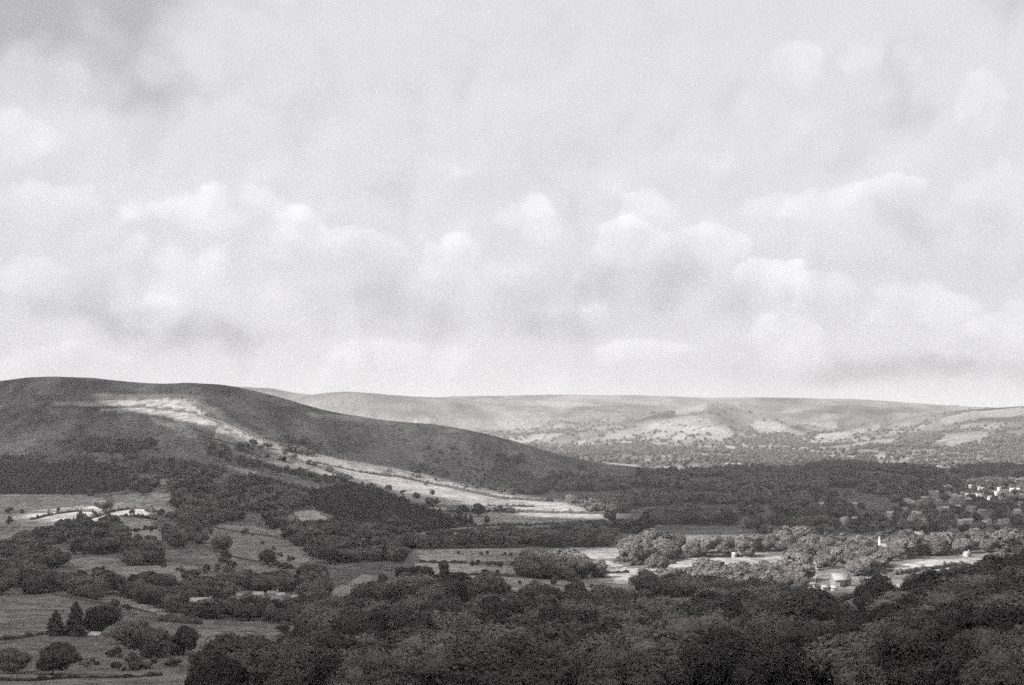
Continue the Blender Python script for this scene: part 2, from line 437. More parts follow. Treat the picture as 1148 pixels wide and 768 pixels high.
# ------------------------------------------------------------------ ground colours
# fields of the valley: photo outline, tone
FIELDS = [
    # far shaded slopes of the near valley, left
    ([(-80, 554), (95, 554), (105, 556), (110, 566), (60, 572), (-80, 576)], .25),
    ([(-80, 577), (10, 576), (55, 575), (110, 567), (118, 570), (90, 582), (60, 590), (-80, 590)], .42),
    ([(100, 583), (120, 574), (150, 570), (185, 571), (180, 578), (128, 578), (105, 588)], .36),
    ([(125, 555), (200, 552), (196, 558), (180, 566), (130, 566)], .20),
    ([(168, 551), (205, 556), (196, 562), (170, 560)], .3),
    ([(135, 580), (178, 582), (182, 606), (150, 606), (135, 595)], .19),
    ([(-80, 592), (55, 592), (40, 606), (-80, 608)], .16),
    ([(75, 628), (110, 624), (160, 630), (215, 632), (230, 645), (205, 650), (150, 648), (90, 640)], .20),
    ([(-80, 668), (55, 667), (80, 672), (84, 700), (50, 710), (-80, 716)], .132),
    ([(-80, 720), (48, 713), (110, 716), (220, 735), (180, 760), (-80, 766)], .105),
    ([(108, 665), (118, 664), (184, 684), (192, 690), (176, 690), (112, 676)], .24),
    ([(180, 690), (400, 706), (384, 722), (300, 738), (230, 726), (205, 712)], .12),
    ([(176, 686), (200, 688), (300, 695), (388, 704.5), (388, 706.5), (300, 697.5), (200, 691.5), (176, 689)], .24),
    ([(222, 586), (262, 590), (345, 602), (352, 622), (340, 634), (300, 638), (262, 632), (235, 614)], .155),
    ([(262, 590), (300, 588), (345, 602), (300, 605)], .18),
    ([(280, 630), (340, 633), (334, 642), (285, 640)], .15),
    ([(371, 662), (400, 648), (410, 642), (425, 645), (450, 655), (440, 664), (395, 668), (370, 672)], .20),
    ([(405, 641), (430, 640), (448, 652), (425, 650)], .16),
    ([(329, 574), (352, 572), (372, 584), (370, 588), (340, 586)], .42),
    ([(390, 582), (418, 581), (418, 583), (390, 584)], .3),
    # bright strips on the hill, shade put into the heath tone around them
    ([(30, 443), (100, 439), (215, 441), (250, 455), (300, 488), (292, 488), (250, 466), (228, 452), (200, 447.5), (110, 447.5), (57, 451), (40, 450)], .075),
    ([(57, 452), (110, 448.5), (200, 448.5), (212, 453), (235, 466), (225, 466), (190, 457), (120, 454.5), (64, 457)], .36),
    ([(110, 457), (150, 456), (205, 460), (238, 471), (245, 478), (215, 474), (160, 463), (112, 460)], .34),
    ([(168, 468), (205, 476), (225, 488), (215, 492), (190, 480), (170, 473)], .33),
    ([(200, 483), (222, 488), (222, 492), (196, 488)], .32),
    ([(252, 473), (275, 484), (296, 495), (290, 500), (272, 490), (252, 478)], .26),
    ([(245, 478), (275, 492), (290, 506), (320, 515), (345, 523), (341, 530), (310, 521), (280, 512), (252, 500), (238, 492)], .22),
    ([(253, 522), (262, 523), (288, 529), (285, 531), (258, 531), (266, 527)], .42),
    ([(330, 503), (400, 521), (430, 528), (425, 532), (385, 529), (335, 514)], .26),
    ([(345, 526), (400, 529), (432, 535), (420, 538), (370, 534)], .36),
    ([(398, 534), (440, 534), (520, 552), (548, 560), (545, 567), (500, 566), (468, 562), (448, 556), (430, 544)], .38),
    ([(440, 528), (500, 540), (545, 552), (600, 560), (600, 566), (550, 560), (500, 548), (440, 533)], .20),
    ([(548, 560), (620, 563), (688, 571), (688, 574), (600, 572), (548, 568)], .30),
    ([(480, 568), (500, 569), (500, 572), (485, 571)], .4),
    ([(548, 574), (686, 577), (684, 581.5), (548, 578)], .40),
    ([(500, 576), (548, 576), (640, 584), (600, 588), (515, 590)], .20),
    ([(530, 582), (640, 583), (640, 586), (560, 588)], .26),
    ([(470, 592), (690, 585), (690, 598), (470, 602)], .15),
    ([(442, 601), (488, 599), (488, 603.5), (460, 605), (442, 603)], .40),
    ([(492, 600.5), (605, 597.5), (605, 600), (492, 603)], .30),
    ([(468, 616), (590, 614), (590, 629), (470, 630)], .19),
    ([(463, 631), (500, 631), (578, 635), (578, 645), (520, 644), (500, 645.5), (475, 643)], .36),
    ([(505, 645), (578, 647), (640, 652), (760, 660), (720, 668), (640, 664), (560, 660), (520, 654)], .20),
    ([(640, 612), (700, 616), (690, 626), (640, 626)], .32),
    ([(655, 630), (690, 629), (700, 634), (660, 638)], .38),
    ([(680, 640), (700, 636), (770, 640), (800, 646), (760, 655), (690, 654)], .30),
    ([(747, 634), (770, 626), (860, 623), (905, 626), (905, 645), (850, 642), (775, 640)], .40),
    ([(718, 674), (788, 671), (792, 688), (722, 690)], .22),
    ([(848, 628), (880, 624), (905, 626), (900, 646), (860, 642)], .36),
    ([(1003, 634), (1040, 628), (1120, 624), (1150, 626), (1110, 634), (1040, 640), (1003, 645)], .34),
    ([(1005, 655), (1060, 640), (1110, 634), (1150, 634), (1060, 646), (1007, 662)], .32),
    ([(855, 656), (880, 652), (885, 668), (855, 672)], .36),
    ([(1010, 650), (1100, 648), (1080, 668), (1010, 678)], .13),
    ([(925, 680), (970, 662), (1040, 655), (1042, 660), (970, 672), (930, 690)], .15),
    ([(955, 708), (990, 696), (992, 700), (958, 711)], .30),
    ([(860, 690), (878, 686), (876, 694), (862, 695)], .26),
    ([(920, 690), (1010, 668), (1030, 700), (930, 730)], .085),
    # far ridges and pastures; sunlit faces and shaded flanks put into the ridge tones
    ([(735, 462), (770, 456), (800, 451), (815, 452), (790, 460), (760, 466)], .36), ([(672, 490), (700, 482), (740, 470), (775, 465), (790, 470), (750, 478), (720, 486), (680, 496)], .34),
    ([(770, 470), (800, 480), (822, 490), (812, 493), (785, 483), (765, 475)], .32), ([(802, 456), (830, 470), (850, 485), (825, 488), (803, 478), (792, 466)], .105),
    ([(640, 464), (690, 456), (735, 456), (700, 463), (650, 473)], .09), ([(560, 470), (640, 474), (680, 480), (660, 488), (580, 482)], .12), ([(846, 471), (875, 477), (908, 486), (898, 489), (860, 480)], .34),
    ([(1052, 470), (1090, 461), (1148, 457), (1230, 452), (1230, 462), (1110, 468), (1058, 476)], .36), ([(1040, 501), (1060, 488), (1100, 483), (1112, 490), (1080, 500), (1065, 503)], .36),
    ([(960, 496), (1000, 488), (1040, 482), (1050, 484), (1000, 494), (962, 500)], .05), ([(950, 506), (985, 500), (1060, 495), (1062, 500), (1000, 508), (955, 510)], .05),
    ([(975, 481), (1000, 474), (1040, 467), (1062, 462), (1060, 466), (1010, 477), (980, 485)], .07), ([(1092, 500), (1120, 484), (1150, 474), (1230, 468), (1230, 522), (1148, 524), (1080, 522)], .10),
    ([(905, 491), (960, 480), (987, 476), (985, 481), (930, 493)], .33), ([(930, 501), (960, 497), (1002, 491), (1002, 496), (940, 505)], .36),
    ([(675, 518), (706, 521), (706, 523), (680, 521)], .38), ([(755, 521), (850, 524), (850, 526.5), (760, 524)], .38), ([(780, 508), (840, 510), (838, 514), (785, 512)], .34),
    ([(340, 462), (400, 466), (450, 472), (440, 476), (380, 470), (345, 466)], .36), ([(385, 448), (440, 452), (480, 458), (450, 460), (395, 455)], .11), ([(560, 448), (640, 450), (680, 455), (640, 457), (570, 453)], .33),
    # dim clearings in the dark forest
    ([(706, 556), (740, 549), (764, 550), (764, 557), (720, 559)], .13),
    ([(711, 569), (780, 567), (847, 567), (847, 573), (760, 573)], .12),
    ([(855, 552), (930, 552), (930, 556), (860, 556)], .10),
    ([(930, 600), (1148, 597), (1148, 603), (930, 606)], .13),
]
LANES = [  # pale lanes seen as light lines: points, half width, tone
    ([(917, 619), (914, 640), (907, 667)], 2.4, .55), ([(904, 631), (903, 646)], 2.0, .5),
    ([(871, 541), (880, 551), (893, 563)], 4, .25), ([(892, 539), (932, 538)], 6, .25),
    ([(722, 672.5), (777, 672.5)], 2.0, .6), ([(712, 668), (724, 666)], 2, .5),
    ([(150, 687), (176, 689), (192, 687)], 2, .25),
    ([(748, 625), (800, 622.5), (860, 621)], 3, .45),
]
DARKLINES = [ # lines of rushes, banks and ditches
    ([(58, 455.5), (110, 456), (160, 455), (210, 461), (250, 472), (285, 489), (320, 500)], 5),
    ([(640, 626), (660, 626)], 2), ([(748, 627), (860, 624)], 2),
]

def patchwork(X, Y, sx, sy, seed):
    """fields: cell random number and distance to the boundary"""
    x = X / sx; y = Y / sy
    ix = np.floor(x); iy = np.floor(y)
    f1 = np.full(x.shape, 9.0); f2 = np.full(x.shape, 9.0); rid = np.zeros(x.shape)
    for dx in (-1, 0, 1):
        for dy in (-1, 0, 1):
            cx = ix + dx; cy = iy + dy
            px = cx + 0.15 + 0.7 * _hash(cx, cy, seed); py = cy + 0.15 + 0.7 * _hash(cx, cy, seed + 1)
            d = np.abs(x - px) * 0.75 + np.abs(y - py) * 0.75 + 0.35 * np.hypot(x - px, y - py)
            r = _hash(cx, cy, seed + 2)
            nearer = d < f1
            f2 = np.where(nearer, f1, np.minimum(f2, d))
            rid = np.where(nearer, r, rid)
            f1 = np.where(nearer, d, f1)
    return rid, f2 - f1

def tone(X, Y):
    u, D, th = uD(X, Y)
    z = H(X, Y)
    y = EY - F * z / np.maximum(D, 1)
    n1 = fbm(X / 120, Y / 120, 4, 51); n2 = fbm(X / 24, Y / 24, 3, 57)
    base = 0.135 + 0.04 * n1 + 0.025 * n2
    # rough heath and bracken of the hill
    hill = sstep(2350, 2800, D) * (1 - sstep(3900, 4100, D))
    hb = 0.125 + 0.045 * np.exp(-((u - 150) / 75.0) ** 2 - ((y - 481) / 15.0) ** 2) + 0.10 * fbm(X / 110, Y / 220, 5, 61) + 0.10 * (ridged(X / 60 + Y / 300, Y / 420, 2, 63) - 0.6) + 0.03 * n2
    base = base * (1 - hill) + hb * hill
    # forest floor of the right half
    ff = sstep(1500, 1700, D) * (1 - sstep(3500, 3700, D)) * sstep(560, 700, u)
    base = base * (1 - ff) + (0.11 + 0.04 * n1) * ff
    # far farmland and moor
    far = sstep(3700, 4000, D)
    rid, edge = patchwork(X + 60 * fbm(X / 400, Y / 400, 2, 71), Y + 80 * fbm(X / 500, Y / 500, 2, 73), 150, 330, 81)
    fl = 0.10 + 0.19 * rid ** 1.3
    fl = np.where(edge < 0.09, 0.06, fl) * (1 + 0.3 * n1)
    moor = 0.125 + 0.12 * fbm(X / 700, Y / 900, 5, 91) + 0.09 * fbm(X / 160, Y / 220, 3, 93)
    rel = z + 128                                     # height above the valley floor
    mix = sstep(95, 165, rel + 55 * fbm(X / 900, Y / 900, 3, 97))
    mid = sstep(20, 75, rel)
    grassy = 0.15 + 0.15 * fbm(X / 420, Y / 600, 4, 95) + 0.09 * (rid - 0.5)
    fl = fl * (1 - mid) + (0.6 * grassy + 0.4 * fl) * mid
    fv = fl * (1 - mix) + moor * mix
    base = base * (1 - far) + fv * far
    return np.clip(base, 0.03, 0.7)

# woods: (photo outline of the ground they stand on, spacing m, height range, species mix, phrase)
# species: b broadleaf dark, p broadleaf pale, c conifer
WOODS = [
    ("the bottom wood", [(384, 710), (392, 672), (416, 665), (426, 658), (450, 660), (450, 650), (447, 640), (464, 634), (473, 644), (494, 646), (506, 653), (520, 648), (527, 657), (539, 662), (562, 658), (580, 667), (614, 664), (640, 672), (657, 676), (675, 670), (700, 672), (717, 676), (722, 688), (745, 690), (785, 688), (792, 674), (850, 672), (905, 676), (921, 700), (921, 714), (963, 732), (984, 732), (1010, 760), (980, 900), (290, 900), (300, 742), (330, 735), (358, 722)], 14.0, (7, 19), 'bbdddbp', 1),
    ("the right hand wooded slope", [(1012, 690), (1025, 668), (1060, 658), (1090, 650), (1110, 640), (1148, 622), (1300, 590), (1300, 900), (980, 900), (980, 760), (990, 735), (1010, 722)], 12.0, (7, 17), 'bddddbp', 1),
    ("the wood under the bright left field", [(-420, 612), (-20, 608), (20, 602), (47, 594), (75, 583), (99, 582), (111, 587), (122, 579), (134, 582), (137, 600), (143, 612), (143, 626), (120, 625), (75, 622), (60, 640), (-420, 655)], 12.5, (9, 13), 'bbdp', 1),
    ("the lower wood at the left edge", [(-420, 612), (60, 612), (75, 625), (75, 640), (112, 637), (125, 645), (112, 660), (110, 673), (60, 666), (-420, 670)], 12, (9, 13), 'bbdp', 1),
    ("the tree belt left of the white roof", [(112, 640), (135, 648), (165, 643), (180, 642), (195, 655), (212, 662), (214, 683), (192, 688), (176, 682), (150, 672), (112, 666)], 11, (8, 12), 'bbdp', 1),
    ("the long hedgerow wood", [(188, 684), (214, 676), (233, 681), (261, 671), (292, 674), (311, 679), (332, 676), (350, 677), (386, 674), (400, 672), (405, 706), (386, 704), (311, 698), (270, 697), (214, 693), (186, 689)], 9.5, (7, 11), 'bbdp', 1),
    ("the clump behind the white roof", [(204, 655), (214, 648), (250, 650), (270, 660), (278, 668), (272, 672), (235, 671), (214, 670), (203, 668)], 10, (7, 11), 'bb', 1),
    ("the row above the farmyard", [(257, 645), (270, 640), (284, 643), (290, 649), (305, 644), (320, 643), (329, 651), (326, 664), (287, 666), (270, 660), (258, 652)], 8, (7, 10), 'bb', 1),
    ("the dark clump right of the farmyard", [(336, 645), (345, 638), (362, 640), (366, 668), (356, 680), (346, 676), (336, 662)], 9, (9, 13), 'bb', 1),
    ("the wood in mid slope", [(314, 592), (332, 584), (371, 592), (421, 587), (437, 595), (443, 612), (455, 622), (464, 632), (458, 640), (447, 652), (405, 642), (392, 654), (366, 658), (358, 646), (356, 631), (343, 618), (319, 602)], 12.5, (10, 14), 'bbdp', 1),
    ("the clump on the pale slope", [(138, 606), (150, 604), (172, 606), (180, 620), (180, 634), (146, 634), (140, 622)], 9, (9, 13), 'bb', 1),
    ("the long belt across the valley", [(440, 603), (527, 600), (530, 595), (600, 595), (640, 590), (690, 590), (690, 612), (660, 614), (590, 613), (442, 616)], 11, (10, 14), 'bbb', 1),
    ("the round valley clump", [(578, 645), (590, 626), (620, 620), (650, 625), (657, 640), (655, 648), (620, 650), (590, 648)], 9, (11, 16), 'bbp', 1),
    ("the sunlit grove", [(696, 624), (720, 619), (762, 618), (764, 626), (740, 632), (704, 633)], 15, (13, 22), 'ppb', 0),
    ("the sunlit row along the field lane", [(765, 619), (802, 618), (870, 615), (925, 612), (925, 620), (870, 618), (802, 621)], 15, (9, 18), 'ppb', 0),
    ("the pale spinney", [(765, 640), (790, 632), (820, 636), (850, 634), (880, 632), (905, 634), (912, 650), (905, 668), (870, 660), (800, 664), (770, 655)], 12, (9, 13), 'pppb', 1),
    ("the dark spinney", [(715, 668), (725, 650), (745, 642), (770, 650), (800, 655), (850, 655), (905, 668), (920, 680), (905, 690), (860, 684), (800, 686), (790, 672), (720, 671)], 12, (10, 14), 'bbb', 1),
    ("the village avenue", [(921, 614), (931, 614), (928, 640), (916, 656), (920, 632)], 11, (9, 15), 'pp', 0),
    ("the copse left of the avenue", [(888, 622), (911, 618), (908, 640), (897, 660), (886, 656)], 13, (8, 15), 'ppp', 0),
    ("the copse behind the barn", [(925, 614), (985, 614), (1000, 628), (985, 642), (962, 648), (956, 634), (932, 632)], 14, (8, 16), 'ppb', 0),
    ("the sunlit village edge", [(985, 614), (1060, 613), (1150, 609), (1150, 620), (1100, 620), (1040, 624), (1000, 630)], 15, (8, 19), 'ppb', 0),
    ("the village gardens", [(860, 598), (1150, 590), (1150, 610), (985, 612), (860, 611)], 21, (7, 13), 'bbp', 0),
    ("the valley forest", [(600, 540), (720, 540), (900, 540), (1300, 532), (1300, 548), (1130, 548), (1010, 552), (1000, 590), (860, 598), (690, 598), (690, 585), (650, 568), (600, 556), (560, 545)], 15.5, (12, 17), 'bdpp', 0),
    ("the forest crest", [(555, 512), (600, 516), (660, 525), (720, 532), (1300, 520), (1300, 540), (720, 545), (600, 545), (560, 545)], 16, (12, 17), 'bbb', 0),
    ("the town trees", [(1000, 542), (1300, 536), (1300, 600), (860, 600), (1000, 590)], 25, (8, 12), 'bbb', 0),
    ("the hill wood", [(150, 512), (209, 515), (246, 523), (285, 533), (330, 542), (345, 550), (352, 572), (330, 573), (330, 587), (314, 592), (300, 595), (285, 590), (262, 588), (240, 590), (228, 600), (225, 618), (205, 622), (190, 612), (182, 600), (168, 585), (165, 570), (193, 566), (196, 552), (168, 550), (145, 552)], 14, (9, 14), 'bbdpp', 1),
    ("the band of trees on the hill", [(62, 492), (125, 488), (170, 490), (180, 506), (150, 516), (110, 508), (66, 510)], 14, (8, 11), 'bb', 1),
    ("the upper hill wood", [(-420, 512), (65, 511), (95, 509), (118, 516), (150, 512), (145, 550), (140, 540), (120, 528), (-420, 527)], 14, (8, 12), 'bbp', 1),
    ("the hill hedges", [(228, 494), (256, 498), (258, 515), (232, 512)], 19, (9, 13), 'bb', 1),
    ("the hill spinney", [(314, 490), (361, 502), (352, 512), (314, 506)], 13, (8, 12), 'bc', 0),
    ("the low hill wood", [(549, 528), (600, 535), (600, 556), (552, 550)], 13, (10, 14), 'bb', 0),
    ("the hedges of the hill pastures", [(262, 498), (300, 505), (335, 514), (330, 521), (290, 514), (262, 506)], 27, (8, 11), 'bb', 0),
    ("the lower hedges of the hill pastures", [(250, 514), (290, 522), (350, 534), (400, 540), (395, 545), (340, 538), (285, 528), (250, 520)], 21, (8, 12), 'bbp', 0),
    ("the scrub of the moor slope", [(330, 488), (430, 498), (520, 503), (600, 528), (600, 560), (545, 548), (430, 522), (340, 503)], 26, (4, 8), 'bb', 0),
    ("the slope spinney", [(460, 522), (502, 530), (500, 536), (460, 529)], 15, (8, 11), 'bb', 0),
    ("the lower mound wood", [(372, 590), (500, 592), (442, 602), (372, 600), (325, 594)], 12, (9, 13), 'bb', 0),
]
CONIFERS = [
    ([(-420, 526), (120, 526), (138, 532), (140, 550), (95, 554), (-420, 554)], 10, (13, 18)),
    ([(350, 556), (395, 548), (425, 556), (460, 570), (500, 585), (528, 588), (500, 594), (440, 598), (400, 592), (380, 588), (376, 580), (354, 570)], 10, (11, 15)),
]
_wp = [(w[0], gpoly(w[1]), w[2], w[3], w[4], np.array(w[1], float) if w[5] else None) for w in WOODS]
_cp = [(gpoly(p), s, h) for p, s, h in CONIFERS]
_fp = [(gpoly(p), v) for p, v in FIELDS]

def line_dist(P, X, Y):
    d = np.full(X.shape, 1e9)
    for i in range(len(P) - 1):
        a = P[i]; b = P[i + 1]; ab = b - a; L = (ab ** 2).sum() + 1e-9
        t = np.clip(((X - a[0]) * ab[0] + (Y - a[1]) * ab[1]) / L, 0, 1)
        d = np.minimum(d, np.hypot(X - a[0] - t * ab[0], Y - a[1] - t * ab[1]))
    return d

def build_ground():
    us = np.concatenate([np.linspace(-0.33 * F + 0, 0.33 * F, 1)[:0], np.arange(-140, 1290, 1.7)])
    th_in = np.arctan((us - CX) / F)
    th = np.concatenate([np.linspace(-math.pi, th_in[0], 90)[:-1], th_in, np.linspace(th_in[-1], math.pi, 90)[1:]])
    rs = [2.2]
    while rs[-1] < 25500:
        r = rs[-1]
        rs.append(r * (1.02 if r < 250 else 1.0065 if r < 1600 else 1.0075 if r < 12000 else 1.05))
    D = np.array(rs)
    tc = np.clip(th, -0.6, 0.6)
    R = D[None, :] / np.cos(tc)[:, None]
    X = np.sin(th)[:, None] * R; Y = np.cos(th)[:, None] * R
    Z = H(X, Y)
    T = tone(X, Y)
    sh = X.shape
    Xf = X.ravel(); Yf = Y.ravel(); Tf = T.ravel()
    n2 = fbm(Xf / 30, Yf / 30, 3, 101); n3 = fbm(Xf / 90, Yf / 90, 2, 103)
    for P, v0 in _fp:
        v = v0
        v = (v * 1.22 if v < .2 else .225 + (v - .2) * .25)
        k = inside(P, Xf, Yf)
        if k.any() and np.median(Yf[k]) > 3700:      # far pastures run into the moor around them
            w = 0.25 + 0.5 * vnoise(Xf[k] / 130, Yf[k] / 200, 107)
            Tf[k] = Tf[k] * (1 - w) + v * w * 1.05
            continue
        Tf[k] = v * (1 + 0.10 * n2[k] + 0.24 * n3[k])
    for (_, P, _, _, _, _) in _wp:
        k = inside(P, Xf, Yf); Tf[k] = np.minimum(Tf[k], 0.12) * (1 + 0.3 * n2[k])
    for (P, _, _) in _cp:
        k = inside(P, Xf, Yf); Tf[k] = 0.045
    for P, w in DARKLINES:
        L = gline(P)
        k = np.where((np.abs(Xf - L[:, 0].mean()) < np.ptp(L[:, 0]) / 2 + 20) & (np.abs(Yf - L[:, 1].mean()) < np.ptp(L[:, 1]) / 2 + 20))[0]
        dd = line_dist(L, Xf[k], Yf[k]); Tf[k[dd < w]] = 0.06
    n = len(th); m = len(D)
    V = np.stack([Xf, Yf, Z.ravel()], 1)
    i, j = np.meshgrid(np.arange(n - 1), np.arange(m - 1), indexing='ij')
    a = (i * m + j).ravel()
    Q = np.stack([a, a + m, a + m + 1, a + 1], 1)
    # close the small hole under the viewpoint
    c = len(V); V = np.vstack([V, [[0, 0, -1.75]]]); Tf = np.append(Tf, 0.1)
    ring = np.arange(n) * m
    tri = np.stack([np.full(n - 1, c), ring[1:], ring[:-1]], 1)
    me = mesh_np("ground", V, [Q, tri], [], smooth=True)
    at = me.attributes.new("tone", 'FLOAT', 'POINT')
    # pale fields lie in a narrow range
    at.data.foreach_set('value', Tf.astype(np.float32))
    gm = bpy.data.materials.new("ground_cover"); gm.use_nodes = True
    t = gm.node_tree; t.nodes.clear(); N = NT(t)
    att = N.n('ShaderNodeAttribute', attribute_name='tone')
    tcn = N.n('ShaderNodeTexCoord')
    s1 = N.n('ShaderNodeTexNoise', ins={'Vector': tcn.outputs['Object'], 'Scale': 0.15, 'Detail': 6.0, 'Roughness': 0.7})
    s2 = N.n('ShaderNodeTexNoise', ins={'Vector': tcn.outputs['Object'], 'Scale': 0.028, 'Detail': 5.0, 'Roughness': 0.65})
    f = N.m('MULTIPLY', N.ramp(s1.outputs[0], 0.25, 0.75, 0.45, 1.55, False), N.ramp(s2.outputs[0], 0.25, 0.75, 0.66, 1.34, False))
    s3 = N.n('ShaderNodeTexNoise', ins={'Vector': tcn.outputs['Object'], 'Scale': 0.06, 'Detail': 4.0, 'Roughness': 0.7})
    f = N.m('MULTIPLY', f, N.ramp(s3.outputs[0], 0.47, 0.60, 1.08, 0.72))      # tussocks and rushes
    v = N.m('MULTIPLY', att.outputs['Fac'], f)
    cc = N.n('ShaderNodeCombineXYZ', ins={0: v, 1: N.m('MULTIPLY', v, 0.97), 2: N.m('MULTIPLY', v, 0.945)})
    hgt = N.m('ADD', s1.outputs[0], N.m('MULTIPLY', s2.outputs[0], 3.0))
    bp = N.n('ShaderNodeBump', ins={'Strength': 0.7, 'Distance': 0.9, 'Height': hgt})
    b = N.n('ShaderNodeBsdfDiffuse', ins={0: cc, 'Normal': bp.outputs[0]})
    N.n('ShaderNodeOutputMaterial', ins={0: b})
    me.materials.append(gm)
    o = link("ground", me)
    tag(o, kind='structure')
build_ground()

# ------------------------------------------------------------------ unseen cloud bank added above the view, outline and gaps shaped for the valley's shade
LIT = [
    [(1056, 543.5), (1300, 540), (1300, 554), (1100, 556), (1040, 559)], [(1008, 559), (1108, 557), (1108, 566), (1008, 570)],
    [(1068, 581), (1136, 580), (1136, 591), (1068, 592)], [(866, 588), (896, 588), (896, 596), (866, 597)],
    [(44, 447), (60, 443), (110, 441), (212, 442), (238, 450), (250, 467), (300, 494), (345, 508), (400, 517), (460, 528), (540, 548), (600, 558), (692, 570), (690, 583), (640, 589),
     (548, 590), (535, 580), (500, 573), (440, 560), (410, 545), (380, 540), (340, 533), (300, 527), (285, 534), (255, 532), (250, 515), (222, 500), (185, 490), (140, 470), (50, 463)],
    [(-80, 574), (50, 572), (110, 565), (190, 567), (192, 576), (120, 580), (60, 592), (-80, 592)],
    [(325, 573), (352, 571), (375, 584), (372, 589), (335, 587)],
    [(440, 599), (490, 598), (490, 604.5), (440, 606)],
    [(460, 629), (580, 627), (610, 618), (660, 606), (760, 600), (900, 600), (925, 602), (1000, 604), (1080, 602), (1300, 596), (1300, 626), (1110, 634), (1060, 646), (1008, 662),
     (960, 662), (925, 678), (905, 681), (850, 676), (795, 668), (790, 675), (715, 676), (712, 664), (640, 658), (560, 654), (455, 647)],
]
CH = 1250.0
def build_cloud_deck():
    lits = [gpoly(p) for p in LIT]
    s = SUN
    cell = 24.0
    off = -s[:2] / s[2]                      # ground shift per metre of height
    gx = np.arange(-4700, 2700, cell); gy = np.arange(-3300, 3700, cell)
    CXg, CYg = np.meshgrid(gx, gy, indexing='ij')
    z = np.full(CXg.shape, -100.0)
    for _ in range(6):
        GX = CXg + off[0] * (CH - z); GY = CYg + off[1] * (CH - z)
        z = 0.5 * z + 0.5 * H(GX, GY)
    GX = CXg + off[0] * (CH - z); GY = CYg + off[1] * (CH - z)
    u, D, th = uD(GX, GY)
    lim = RIDGE_D(u) + 180 + sstep(600, 760, u) * (260 + 900 * fbm(GX / 420, GY / 500, 3, 17))
    m = ((D < lim) & (GY > -1500)).astype(float)
    m *= sstep(-2700, -2300, GX + 300 * fbm(GY / 400, GX / 400, 2, 5)) * sstep(3300, 2700, GX + 300 * fbm(GY / 400, GX / 400, 2, 6))
    m *= sstep(-1500, -1000, GY + 300 * fbm(GX / 400, GY / 400, 2, 7))
    for P in lits:
        m[inside(P, GX, GY)] = 0.0
    def blur(a, k):
        ker = np.hanning(k + 2)[1:-1]; ker /= ker.sum()
        a = np.apply_along_axis(lambda r: np.convolve(np.pad(r, k // 2, mode='edge'), ker, mode='valid'), 0, a)
        return np.apply_along_axis(lambda r: np.convolve(np.pad(r, k // 2, mode='edge'), ker, mode='valid'), 1, a)
    ms = blur(m, 5)
    keepv = ms > 0.5
    keep = keepv[:-1, :-1] & keepv[1:, :-1] & keepv[:-1, 1:] & keepv[1:, 1:]
    thick = 20 + 300 * np.clip(blur(ms, 21) - 0.45, 0, 1) ** 1.0 + 60 * fbm(CXg / 260, CYg / 260, 4, 9) * np.clip(blur(ms, 11) - 0.6, 0, 1) * 2
    thick = np.maximum(thick, 12)
    nx, ny = CXg.shape
    # carry the rim onto the smooth outline
    gxm, gym = np.gradient(ms, cell); gl = np.hypot(gxm, gym) + 1e-5
    dist = np.clip((ms - 0.5) / gl, -0.8 * cell, 0.8 * cell)
    kq = np.pad(keep, 1).astype(int); cnt = kq[:-1, :-1] + kq[1:, :-1] + kq[:-1, 1:] + kq[1:, 1:]
    rim = (cnt > 0) & (cnt < 4)
    mvx = np.where(rim, -gxm / gl * dist, 0); mvy = np.where(rim, -gym / gl * dist, 0)
    used = np.zeros((nx, ny), bool)
    for a in (0, 1):
        for b in (0, 1):
            used[a:nx - 1 + a, b:ny - 1 + b] |= keep
    vid = -np.ones((nx, ny), int); vid[used] = np.arange(used.sum()); n = used.sum()
    bot = CH + 10 * fbm(CXg / 200, CYg / 200, 3, 13)
    Vb = np.stack([(CXg + mvx)[used], (CYg + mvy)[used], bot[used]], 1)
    Vt = Vb.copy(); Vt[:, 2] += thick[used]
    i, j = np.where(keep)
    q = np.stack([vid[i, j], vid[i + 1, j], vid[i + 1, j + 1], vid[i, j + 1]], 1)
    faces = [q[:, ::-1], q + n]
    kp = np.pad(keep, 1)
    side = []
    for (di, dj, a, b) in ((-1, 0, (0, 1), (0, 0)), (1, 0, (1, 0), (1, 1)), (0, -1, (0, 0), (1, 0)), (0, 1, (1, 1), (0, 1))):
        e = ~kp[1 + i + di, 1 + j + dj]
        v0 = vid[i[e] + a[0], j[e] + a[1]]; v1 = vid[i[e] + b[0], j[e] + b[1]]
        side.append(np.stack([v0, v1, v1 + n, v0 + n], 1))
    faces += side
    cm = bpy.data.materials.new("cloud"); cm.use_nodes = True
    t = cm.node_tree; t.nodes.clear(); N = NT(t)
    d = N.n('ShaderNodeBsdfDiffuse', ins={0: (.93, .925, .935, 1)}); tr = N.n('ShaderNodeBsdfTranslucent', ins={0: (.93, .925, .935, 1)})
    N.n('ShaderNodeOutputMaterial', ins={0: N.n('ShaderNodeMixShader', ins={0: 0.66, 1: d, 2: tr})})
    me = mesh_np("shade_cloud_bank", np.vstack([Vb, Vt]), faces, [cm], smooth=True)
    o = link("shade_cloud_bank", me)
    tag(o, "pale broken cloud bank out of view, shaped to shade the valley", "cloud", kind='stuff')
build_cloud_deck()

